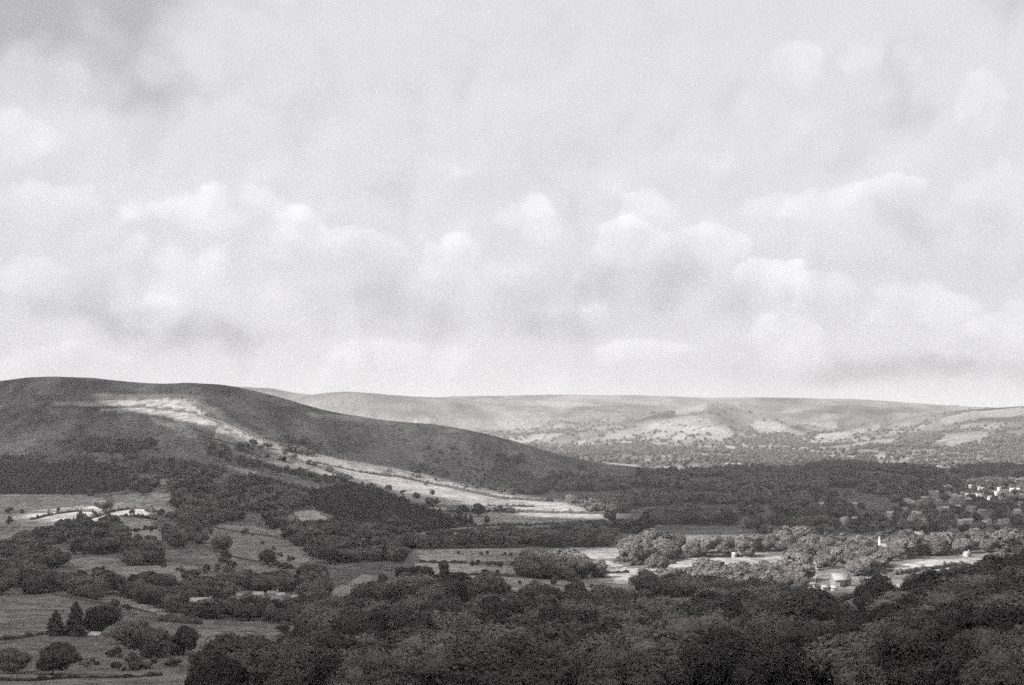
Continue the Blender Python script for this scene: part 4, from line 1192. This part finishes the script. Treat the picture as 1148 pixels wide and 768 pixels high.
# ------------------------------------------------------------------ the rest of the trees as masses
def scatter_object(name, items, label, kinds_lod, cat):
    protos = []
    coll = bpy.data.collections.new(name + "_sources")
    index = {}
    for (kd, lod) in kinds_lod:
        lst = []
        for (cm, tm, (V, Fq, tv, tf, mt)) in PRO[kd, lod]:
            # crown and trunk in one mesh for the mass
            key = (kd, lod, len(lst))
            nv = len(V)
            quads = [f for f in Fq] + [tf[0] + nv]
            mi = np.concatenate([np.zeros(len(f)) for f in Fq] + [np.ones(len(tf[0]))])
            me = mesh_np("tree_mass", np.vstack([V, tv]), quads, [mt, M_bark], mi)
            ob = bpy.data.objects.new(f"source_{len(protos):03d}", me)
            coll.objects.link(ob)
            lst.append(len(protos)); protos.append(ob)
        index[kd, lod] = lst
    P = np.zeros((len(items), 3), np.float32); S = np.zeros((len(items), 3), np.float32); R = np.zeros(len(items), np.float32); I = np.zeros(len(items), np.int32)
    XY = np.array([(c[0], c[1]) for c in items]); Z = H(XY[:, 0], XY[:, 1])
    have = sorted({l for _, l in kinds_lod})
    for k, c in enumerate(items):
        x, y, h, wf, kd = c[:5]
        lod = lod_for(y); lod = min(have, key=lambda l: abs(l - lod))
        if (kd, lod) not in index: kd = kinds_lod[0][0]
        s = h / 10
        P[k] = (x, y, Z[k]); S[k] = (s * wf, s * wf, s); R[k] = random.uniform(0, 6.28); I[k] = random.choice(index[kd, lod])
    me = bpy.data.meshes.new(name); me.vertices.add(len(P)); me.vertices.foreach_set('co', P.ravel())
    for nm, ty, dat, key in (("size", 'FLOAT_VECTOR', S, 'vector'), ("turn", 'FLOAT', R, 'value'), ("pick", 'INT', I, 'value')):
        a = me.attributes.new(nm, ty, 'POINT'); a.data.foreach_set(key, dat.ravel())
    me.update()
    o = link(name, me)
    ng = bpy.data.node_groups.new(name + "_scatter", 'GeometryNodeTree')
    ng.interface.new_socket("Geometry", in_out='INPUT', socket_type='NodeSocketGeometry')
    ng.interface.new_socket("Geometry", in_out='OUTPUT', socket_type='NodeSocketGeometry')
    gi = ng.nodes.new('NodeGroupInput'); go = ng.nodes.new('NodeGroupOutput')
    ci = ng.nodes.new('GeometryNodeCollectionInfo'); ci.inputs[0].default_value = coll
    ci.inputs['Separate Children'].default_value = True; ci.inputs['Reset Children'].default_value = True
    ip = ng.nodes.new('GeometryNodeInstanceOnPoints')
    ip.inputs['Pick Instance'].default_value = True
    def attr(nm, ty):
        a = ng.nodes.new('GeometryNodeInputNamedAttribute'); a.data_type = ty; a.inputs[0].default_value = nm
        return a.outputs['Attribute']
    cx = ng.nodes.new('ShaderNodeCombineXYZ')
    L = ng.links.new
    L(gi.outputs[0], ip.inputs['Points']); L(ci.outputs[0], ip.inputs['Instance'])
    L(attr("pick", 'INT'), ip.inputs['Instance Index']); L(attr("size", 'FLOAT_VECTOR'), ip.inputs['Scale'])
    L(attr("turn", 'FLOAT'), cx.inputs[2]); L(cx.outputs[0], ip.inputs['Rotation'])
    L(ip.outputs[0], go.inputs[0])
    md = o.modifiers.new("scatter", 'NODES'); md.node_group = ng
    tag(o, label, cat, kind='stuff')
    return o
scatter_object("woodland", [CAND[k] for k in rest], "dark broadleaf woodland covering the near slopes and the valley floor",
               [('b', 0), ('b', 1), ('b', 2), ('b', 3), ('d', 0), ('d', 1), ('d', 2), ('d', 3), ('p', 0), ('p', 1), ('p', 2), ('p', 3)], "woodland")
scatter_object("conifer_plantation", PLANT, "dark dense conifer plantations on the lower hillside", [('c', 2), ('c', 3)], "plantation")
scatter_object("distant_woodland", FAR, "small far trees and hedgerows speckling the sunlit farmland beyond", [('b', 3), ('p', 3)], "woodland")

# ------------------------------------------------------------------ walls, hedges, lanes
def ribbon(L, half, z0, z1, jitter, taper=0.7, r=None):
    """closed strip of given half width following the ground"""
    r = r or np.random.default_rng(int(abs(L[0, 0]) * 10) % 9999)
    # resample
    seg = np.hypot(*np.diff(L, axis=0).T); s = np.concatenate([[0], np.cumsum(seg)])
    n = max(3, int(s[-1] / 2.5))
    t = np.linspace(0, s[-1], n)
    x = np.interp(t, s, L[:, 0]); y = np.interp(t, s, L[:, 1])
    k = 5
    if n > 12:
        xp = np.pad(x, 2, mode='edge'); yp = np.pad(y, 2, mode='edge')
        x = sum(xp[i:i + n] for i in range(k)) / k; y = sum(yp[i:i + n] for i in range(k)) / k
    dx = np.gradient(x); dy = np.gradient(y); q = np.hypot(dx, dy) + 1e-6
    nx, ny = -dy / q, dx / q
    z = H(x, y)
    j = lambda a: r.normal(0, a, n)
    hw = half * (1 + j(jitter * 0.4)); top = z1 * (1 + j(jitter))
    rows = [np.stack([x - nx * hw, y - ny * hw, z + z0], 1), np.stack([x - nx * hw * taper, y - ny * hw * taper, z + top], 1),
            np.stack([x, y, z + top * (1.08 if jitter > .1 else 1.0)], 1),
            np.stack([x + nx * hw * taper, y + ny * hw * taper, z + top * (1 + j(jitter * .5))], 1), np.stack([x + nx * hw, y + ny * hw, z + z0], 1)]
    V = np.stack(rows, 1).reshape(-1, 3)
    i = np.arange(n - 1)
    Q = np.concatenate([np.stack([i * 5 + a, i * 5 + (a + 1) % 5, (i + 1) * 5 + (a + 1) % 5, (i + 1) * 5 + a], 1) for a in range(5)])
    caps = np.array([[4, 3, 2, 1, 0], [(n - 1) * 5 + a for a in range(5)]])
    return V, [Q, caps]
WALLS = [  # name, points, half width, height, label
    ('hedge', [(-20, 719), (20, 716), (50, 711)], .9, 1.3, "thin dark hedge running left from the conifers near the left edge"),
    ('hedge', [(-20, 762), (30, 764), (80, 760), (140, 760), (185, 757)], .8, 0.9, "thin dark hedge along the bottom left edge"),
    ('hedge', [(-20, 610), (22, 608)], 1.2, 2.2, "short dark hedge at the left edge above the wood"),
    ('hedge', [(34, 583), (60, 577), (90, 573), (105, 574)], 1.4, 2.6, "dark hedge along the top of the bright left field"),
    ('hedge', [(104, 581), (125, 574), (145, 571), (172, 570)], 1.4, 3.0, "dark hedge climbing right from the broad hedge tree"),
    ('hedge', [(138, 595), (160, 594), (178, 593)], 1.3, 3.0, "dark hedge across the pale slope under the small upright tree"),
    ('hedge', [(128, 580), (150, 579), (176, 583)], 1.3, 2.4, "thin hedge curving below the small upright tree"),
    ('dry_stone_wall', [(60, 667), (112, 676), (150, 683), (176, 690)], .6, 1.5, "dark wall above the lower left field"),
    ('dry_stone_wall', [(222, 588), (262, 596), (300, 601), (345, 609)], .6, 1.6, "upper dark wall crossing the sloping fields"),
    ('dry_stone_wall', [(228, 612), (262, 625), (300, 633), (340, 639)], .6, 1.6, "lower dark wall crossing the sloping fields"),
    ('dry_stone_wall', [(240, 640), (262, 650), (300, 668)], .6, 1.5, "dark wall dropping past the twin bushes"),
    ('hedge', [(180, 696), (225, 700)], 2.2, 2.6, "dark low hedge under the track in the bottom left field"),
    ('hedge', [(300, 698), (390, 706)], 1.0, 1.4, "dark edge hedge below the hedgerow wood"),
    ('hedge', [(500, 644.5), (540, 645), (578, 646.5)], 1.0, 1.8, "dark hedge along the bottom of the bright valley field"),
    ('hedge', [(468, 630.5), (525, 631.5)], 1.0, 1.8, "dark hedge along the top of the bright valley field"),
    ('hedge', [(470, 615.5), (590, 614)], 2.0, 3.0, "dark hedge under the long tree belt"),
    ('hedge', [(495, 597), (560, 596.5), (640, 592), (690, 589)], 1.8, 3.0, "long dark hedge above the long tree belt"),
    ('hedge', [(505, 591), (600, 589), (680, 584.5)], 1.8, 2.5, "dark hedge below the pale valley strip"),
    ('hedge', [(500, 574.5), (560, 573.5), (640, 575.5), (688, 576)], 1.8, 2.6, "dark hedge above the pale valley strip"),
    ('hedge', [(545, 567.5), (600, 568.5)], 1.8, 2.6, "short hedge above the dark row by the pale strip"),
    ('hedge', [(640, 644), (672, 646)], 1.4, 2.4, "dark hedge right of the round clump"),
    ('hedge', [(672, 643.5), (705, 642)], 0.9, 1.8, "thin dark strip standing in for tree shadow right of the round clump"),  # shadow streaks of the trees, built as a dark strip
    ('hedge', [(705, 634.5), (735, 632), (760, 632)], 1.1, 2.2, "dark hedge under the sunlit grove"),
    ('hedge', [(748, 627.5), (780, 625), (830, 624)], 1.4, 2.6, "dark hedge along the field lane by the white shed"),
    ('hedge', [(925, 684), (945, 674), (972, 664)], 1.2, 2.6, "dark hedge climbing the spur towards the large dark tree"),
    ('hedge', [(1002, 645), (1060, 636), (1100, 633)], 1.4, 2.6, "dark hedge between the two sunlit strips of the spur"),
    ('dry_stone_wall', [(722, 673), (777, 673)], .7, 1.7, "pale sunlit wall along the top of the small walled field"),
    ('dry_stone_wall', [(718, 690), (790, 688)], .6, 1.4, "dim wall along the bottom of the small walled field"),
    ('dry_stone_wall', [(60, 457), (110, 457), (160, 456.5), (210, 462), (250, 474), (285, 490), (322, 502)], 2.0, 2.6, "dark wall running through the bright hill pastures"),
    ('dry_stone_wall', [(220, 487), (260, 498), (300, 515), (345, 527)], 2.0, 2.6, "lower dark wall beside the hill strips"),
    ('hedge', [(430, 532), (500, 546), (560, 559), (620, 562.5)], 2.2, 3.0, "dark hedge along the top of the bright hillside field"),
    ('hedge', [(350, 518), (400, 529), (440, 535)], 2.2, 3.0, "dark hedge above the left end of the bright hillside field"),
    ('hedge', [(640, 566), (690, 573)], 2.0, 3.0, "thin hedge right of the bright hillside field"),
]
MSd = mat("dry_stone_shaded", grey(0.15), 0.95, 1.4, grey(0.08), 0.6, 0.1)  # darker copy of the wall stone, shade put into its colour
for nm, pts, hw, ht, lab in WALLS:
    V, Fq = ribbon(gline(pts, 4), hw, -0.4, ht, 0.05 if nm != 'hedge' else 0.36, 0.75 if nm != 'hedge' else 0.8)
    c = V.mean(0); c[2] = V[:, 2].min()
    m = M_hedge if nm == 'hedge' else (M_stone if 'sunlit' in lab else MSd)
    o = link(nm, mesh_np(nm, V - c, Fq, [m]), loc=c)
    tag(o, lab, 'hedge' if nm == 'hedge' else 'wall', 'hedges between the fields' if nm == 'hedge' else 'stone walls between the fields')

def lane(pts, half, i):
    L = gline(pts, 3)
    seg = np.hypot(*np.diff(L, axis=0).T); s = np.concatenate([[0], np.cumsum(seg)])
    n = max(3, int(s[-1] / 2)); t = np.linspace(0, s[-1], n)
    x = np.interp(t, s, L[:, 0]); y = np.interp(t, s, L[:, 1])
    dx = np.gradient(x); dy = np.gradient(y); q = np.hypot(dx, dy) + 1e-6
    rows = []
    for k in (-1, -.33, .33, 1):
        xx = x - dy / q * half * k; yy = y + dx / q * half * k
        rows.append(np.stack([xx, yy, H(xx, yy) + 0.25], 1))
    V = np.stack(rows, 1).reshape(-1, 3); a = np.arange(n - 1)
    Q = np.concatenate([np.stack([a * 4 + b + 1, a * 4 + b, (a + 1) * 4 + b, (a + 1) * 4 + b + 1], 1) for b in range(3)])
    o = link("road" if i == 0 else "path", mesh_np("lane", V, Q, [M_lane]))
    tag(o, kind='structure')
for i, (pts, half, _) in enumerate(LANES): lane(pts, half, i)

# ------------------------------------------------------------------ buildings
def boxmesh(x0, x1, y0, y1, z0, z1):
    V = np.array([(x, y, z) for z in (z0, z1) for (x, y) in ((x0, y0), (x1, y0), (x1, y1), (x0, y1))], float)
    return V, np.array([(0, 3, 2, 1), (4, 5, 6, 7), (0, 1, 5, 4), (1, 2, 6, 5), (2, 3, 7, 6), (3, 0, 4, 7)])
def join(parts):
    V = []; Fs = []; n = 0
    for v, f in parts:
        V.append(v)
        for ff in (f if isinstance(f, list) else [f]): Fs.append(ff + n)
        n += len(v)
    return np.vstack(V), Fs
_hc = {}
def house_meshes(L, W, hw, hr, style):
    """L along x, W along y; gables at the x ends"""
    key = (L, W, hw, hr)
    if key in _hc: return _hc[key]
    a, b = L / 2, W / 2
    V = np.array([(-a, -b, -2), (a, -b, -2), (a, b, -2), (-a, b, -2), (-a, -b, hw), (a, -b, hw), (a, b, hw), (-a, b, hw), (-a, 0, hw + hr - .25), (a, 0, hw + hr - .25)], float)
    walls = mesh_np("wall", V, [np.array([(0, 1, 5, 4), (2, 3, 7, 6)]), np.array([(1, 2, 6, 9, 5), (3, 0, 4, 8, 7)])], [M_wall])
    e = .45; s = hr / b
    t = .28
    R = []
    for sg in (-1, 1):
        y1 = sg * (b + e); z1 = hw - e * s
        P = np.array([(-a - e, y1, z1), (a + e, y1, z1), (a + e, 0, hw + hr), (-a - e, 0, hw + hr)], float)
        Vv = np.vstack([P + (0, 0, .02), P + (0, 0, t)])
        R.append((Vv, np.array([(0, 3, 2, 1), (4, 5, 6, 7), (0, 1, 5, 4), (1, 2, 6, 5), (2, 3, 7, 6), (3, 0, 4, 7)])))
    rv, rf = join(R)
    roof = mesh_np("roof", rv, rf, [M_roof])
    cv_, cf = join([boxmesh(a - 1.1, a - .2, -.5, .5, hw + hr * .5, hw + hr + 1.1), boxmesh(a - .95, a - .65, -.15, .15, hw + hr + 1.1, hw + hr + 1.5)])
    chim = mesh_np("chimney", cv_, cf, [M_wall2])
    wins = []
    nw = max(2, int(L / 3.2))
    for st in range(1 if hw < 4 else 2):
        for k in range(nw):
            xc = -a + (k + .5) * L / nw
            if st == 0 and k == nw // 2: continue
            wins.append(boxmesh(xc - .55, xc + .55, -b - .05, -b + .06, .9 + 2.6 * st, 2.2 + 2.6 * st))
    wv, wf = join(wins)
    win = mesh_np("window", wv, wf, [M_glass])
    singles = [mesh_np("window", w_[0], [w_[1]], [M_glass]) for w_ in wins]
    xc = -a + (nw // 2 + .5) * L / nw
    dv, df = boxmesh(xc - .5, xc + .5, -b - .05, -b + .06, -.2, 2.1)
    door = mesh_np("door", dv, df, [M_wood])
    _hc[key] = (walls, roof, chim, singles, door)
    return _hc[key]
def house(px, py, L, W, hw, hr, rz, label, group=None, name='house', wallm=None, roofm=None, chim=True, cat='house', detail=False):
    x, y = ground(px, py)
    ws, rf, ch, wn, dr = house_meshes(L, W, hw, hr, 0)
    root = link(name, None, loc=(x, y, float(H(x, y))), rz=rz)
    wo = link("wall", ws, root); ro = link("roof", rf, root)
    if chim: link("chimney", ch, ro)
    if wallm: wo.material_slots[0].link = 'OBJECT'; wo.material_slots[0].material = wallm
    if roofm: ro.material_slots[0].link = 'OBJECT'; ro.material_slots[0].material = roofm
    if detail:
        for w_ in wn: link("window", w_, root)
        link("door", dr, root)
    tag(root, label, cat, group)
    return root
# the sunlit village
M_bwall = mat('limewashed_barn_wall', grey(0.22, .03), 0.9, 0.5, grey(0.16, .03))
M_broof = mat('worn_barn_roof', grey(0.30, .03), 0.8, 0.4, grey(0.21, .03))
house(942, 657, 14, 9, 5.4, 4.4, math.radians(14), "large pale barn with lit roof beside the tree avenue", name='barn', wallm=M_bwall, roofm=M_broof, chim=False, cat='barn')
house(925, 662, 6, 4, 2.6, 1.4, math.radians(15), "low pale outbuilding at the foot of the avenue", name='outbuilding', wallm=M_wall2, chim=False, cat='shed')
house(934, 662, 5, 4, 2.4, 1.2, math.radians(-20), "small pale lean shed in front of the large barn", name='outbuilding', wallm=M_wall2, roofm=M_roofp, chim=False, cat='shed')
house(823, 625, 3.6, 3.4, 3.4, 1.4, math.radians(20), "tiny white shed under the big pale tree", name='shed', wallm=M_wall2, roofm=M_roofp, chim=False, cat='shed')
house(660, 647, 3.4, 3, 2.3, .8, 0.2, "tiny white hut beside the round dark tree in the valley", name='hut', roofm=M_roofp, chim=False, cat='hut')
house(225, 679, 13, 7, 3.2, 2.0, math.radians(12), "long low barn with white roof among dark trees", name='barn', wallm=M_wall2, roofm=M_roofp, chim=False, cat='barn')
house(272, 672, 8, 5, 2.8, 1.6, math.radians(5), "small grey shed, leftmost of the farmyard behind the hedgerow wood", name='shed', wallm=M_wall, chim=False, cat='shed')
house(290, 671, 7, 5, 3.0, 1.6, math.radians(-10), "pale shed in the middle of the farmyard behind the hedgerow wood", name='shed', roofm=M_roofp, chim=False, cat='shed')
house(306, 671, 7, 5, 3.4, 1.8, math.radians(8), "pale cottage of the farmyard behind the hedgerow wood", name='cottage', detail=True)
house(314, 672, 6, 4, 3.0, 1.5, math.radians(30), "pale outbuilding right of the farmyard cottage", name='outbuilding', roofm=M_roofp, chim=False, cat='shed')
house(333, 674, 6, 4, 2.6, 1.4, math.radians(-20), "small pale outbuilding, rightmost of the farmyard", name='outbuilding', roofm=M_roofp, chim=False, cat='shed')
house(184, 543, 11, 7, 5, 3, 0.1, "pale farmhouse on the hill above the hill wood", name='farmhouse')
house(108, 717, 6, 4, 2.4, 1.3, math.radians(-25), "pale low hut under the broad tree right of the tall conifer", name='hut', wallm=M_wall2, roofm=M_roofp, chim=False, cat='hut')
house(1084, 624, 6, 5, 3.0, 2.0, 0.5, "pale cottage under the sunlit trees near the right edge", name='cottage', wallm=M_wall2)
house(1030, 604, 9, 7, 5, 2.8, -.2, "pale house behind the sunlit trees right of the slender tower", name='house', wallm=M_wall2)
house(1018, 601, 8, 6, 5, 2.6, .3, "grey house left of the pale house behind the sunlit trees", wallm=M_wall2)
house(992, 618, 8, 6, 5, 2.6, -.4, "pale cottage right beside the slender white tower", name='cottage')
house(978, 640, 7, 5, 4, 2.2, .4, "pale cottage under the trees right of the large barn", name='cottage')
house(1036, 622, 7, 5, 4, 2.2, -.1, "pale cottage between sunlit trees above the upper strip", name='cottage')
house(883, 593, 10, 7, 5, 2.8, .1, "white farmhouse in the dark forest above the avenue", name='farmhouse')
house(876, 594, 7, 5, 3.5, 2, .5, "small pale outbuilding left of the white forest farmhouse", name='outbuilding', chim=False, cat='shed')
# the town on the right: photo points read off the picture
places = ["on the top street of the town", "on the upper middle street of the town", "in the middle of the town", "on the lower side of the town"]
rows = {}
seen = set()
for p in TOWN:
    key = (round(p[0] / 4), round(p[1] / 3))
    if key in seen: continue
    seen.add(key)
    r_ = 4 if p[0] < 1008 else 0 if p[1] < 552 else 1 if p[1] < 560 else 2 if p[1] < 574 else 3
    rows.setdefault(r_, []).append(p)
places.append("among the forest left of the town")
for r_, lst in rows.items():
    lst.sort()
    for i, (px, py) in enumerate(lst):
        big = random.random() < .3
        L = 9 if big else 6.5
        wm = M_wall if random.random() < .75 else M_wall2
        white = wm is M_wall
        q = "leftmost" if i == 0 else "rightmost" if i == len(lst) - 1 else ORD[i] + " from the left,"
        if q.endswith(','):
            lab = f"{'white' if white else 'grey'} house, {q} {places[r_]}"
        else: lab = f"{q} {'white' if white else 'grey'} house {places[r_]}"
        house(px, py + 1.2, L, 5.5, 4.2, 2.4, random.uniform(-.35, .35), lab, "houses of the valley town", wallm=M_white_wall if white else wm, roofm=M_roofp if random.random() < .5 else None)
# slender white tower
def tower(px, py):
    x, y = ground(px, py)
    z = float(H(x, y))
    root = link("church_tower", None, loc=(x, y, z), rz=.3)
    v, f = boxmesh(-1.0, 1.0, -1.0, 1.0, -1.5, 11)
    link("wall", mesh_np("wall", v, f, [M_wall]), root)
    V = np.array([(-1.1, -1.1, 11.02), (1.1, -1.1, 11.02), (1.1, 1.1, 11.02), (-1.1, 1.1, 11.02), (0, 0, 14.5)], float)
    link("spire", mesh_np("spire", V, [np.array([(0, 3, 2, 1)]), np.array([(0, 1, 4), (1, 2, 4), (2, 3, 4), (3, 0, 4)])], [M_roofp]), root)
    tag(root, "slender white tower with a pointed top above the sunlit trees", "tower")
tower(986, 617)
# sheep-fold style farm wall posts: pale field gate by the pale wall
def gate(px, py):
    x, y = ground(px, py); z = float(H(x, y))
    root = link("field_gate", None, loc=(x, y, z), rz=0.1)
    P = [boxmesh(-1.6, 1.6, -.04, .04, .25 + k * .25, .37 + k * .25) for k in range(4)]
    v, f = join(P); link("rail", mesh_np("rail", v, f, [M_white]), root)
    for s in (-1.7, 1.7):
        v, f = boxmesh(s - .09, s + .09, -.09, .09, -.4, 1.5); link("post", mesh_np("post", v, f, [M_wood]), root)
    tag(root, "small white field gate beside the pale sunlit wall", "gate")
gate(770, 672)
print("objects", len(bpy.data.objects))
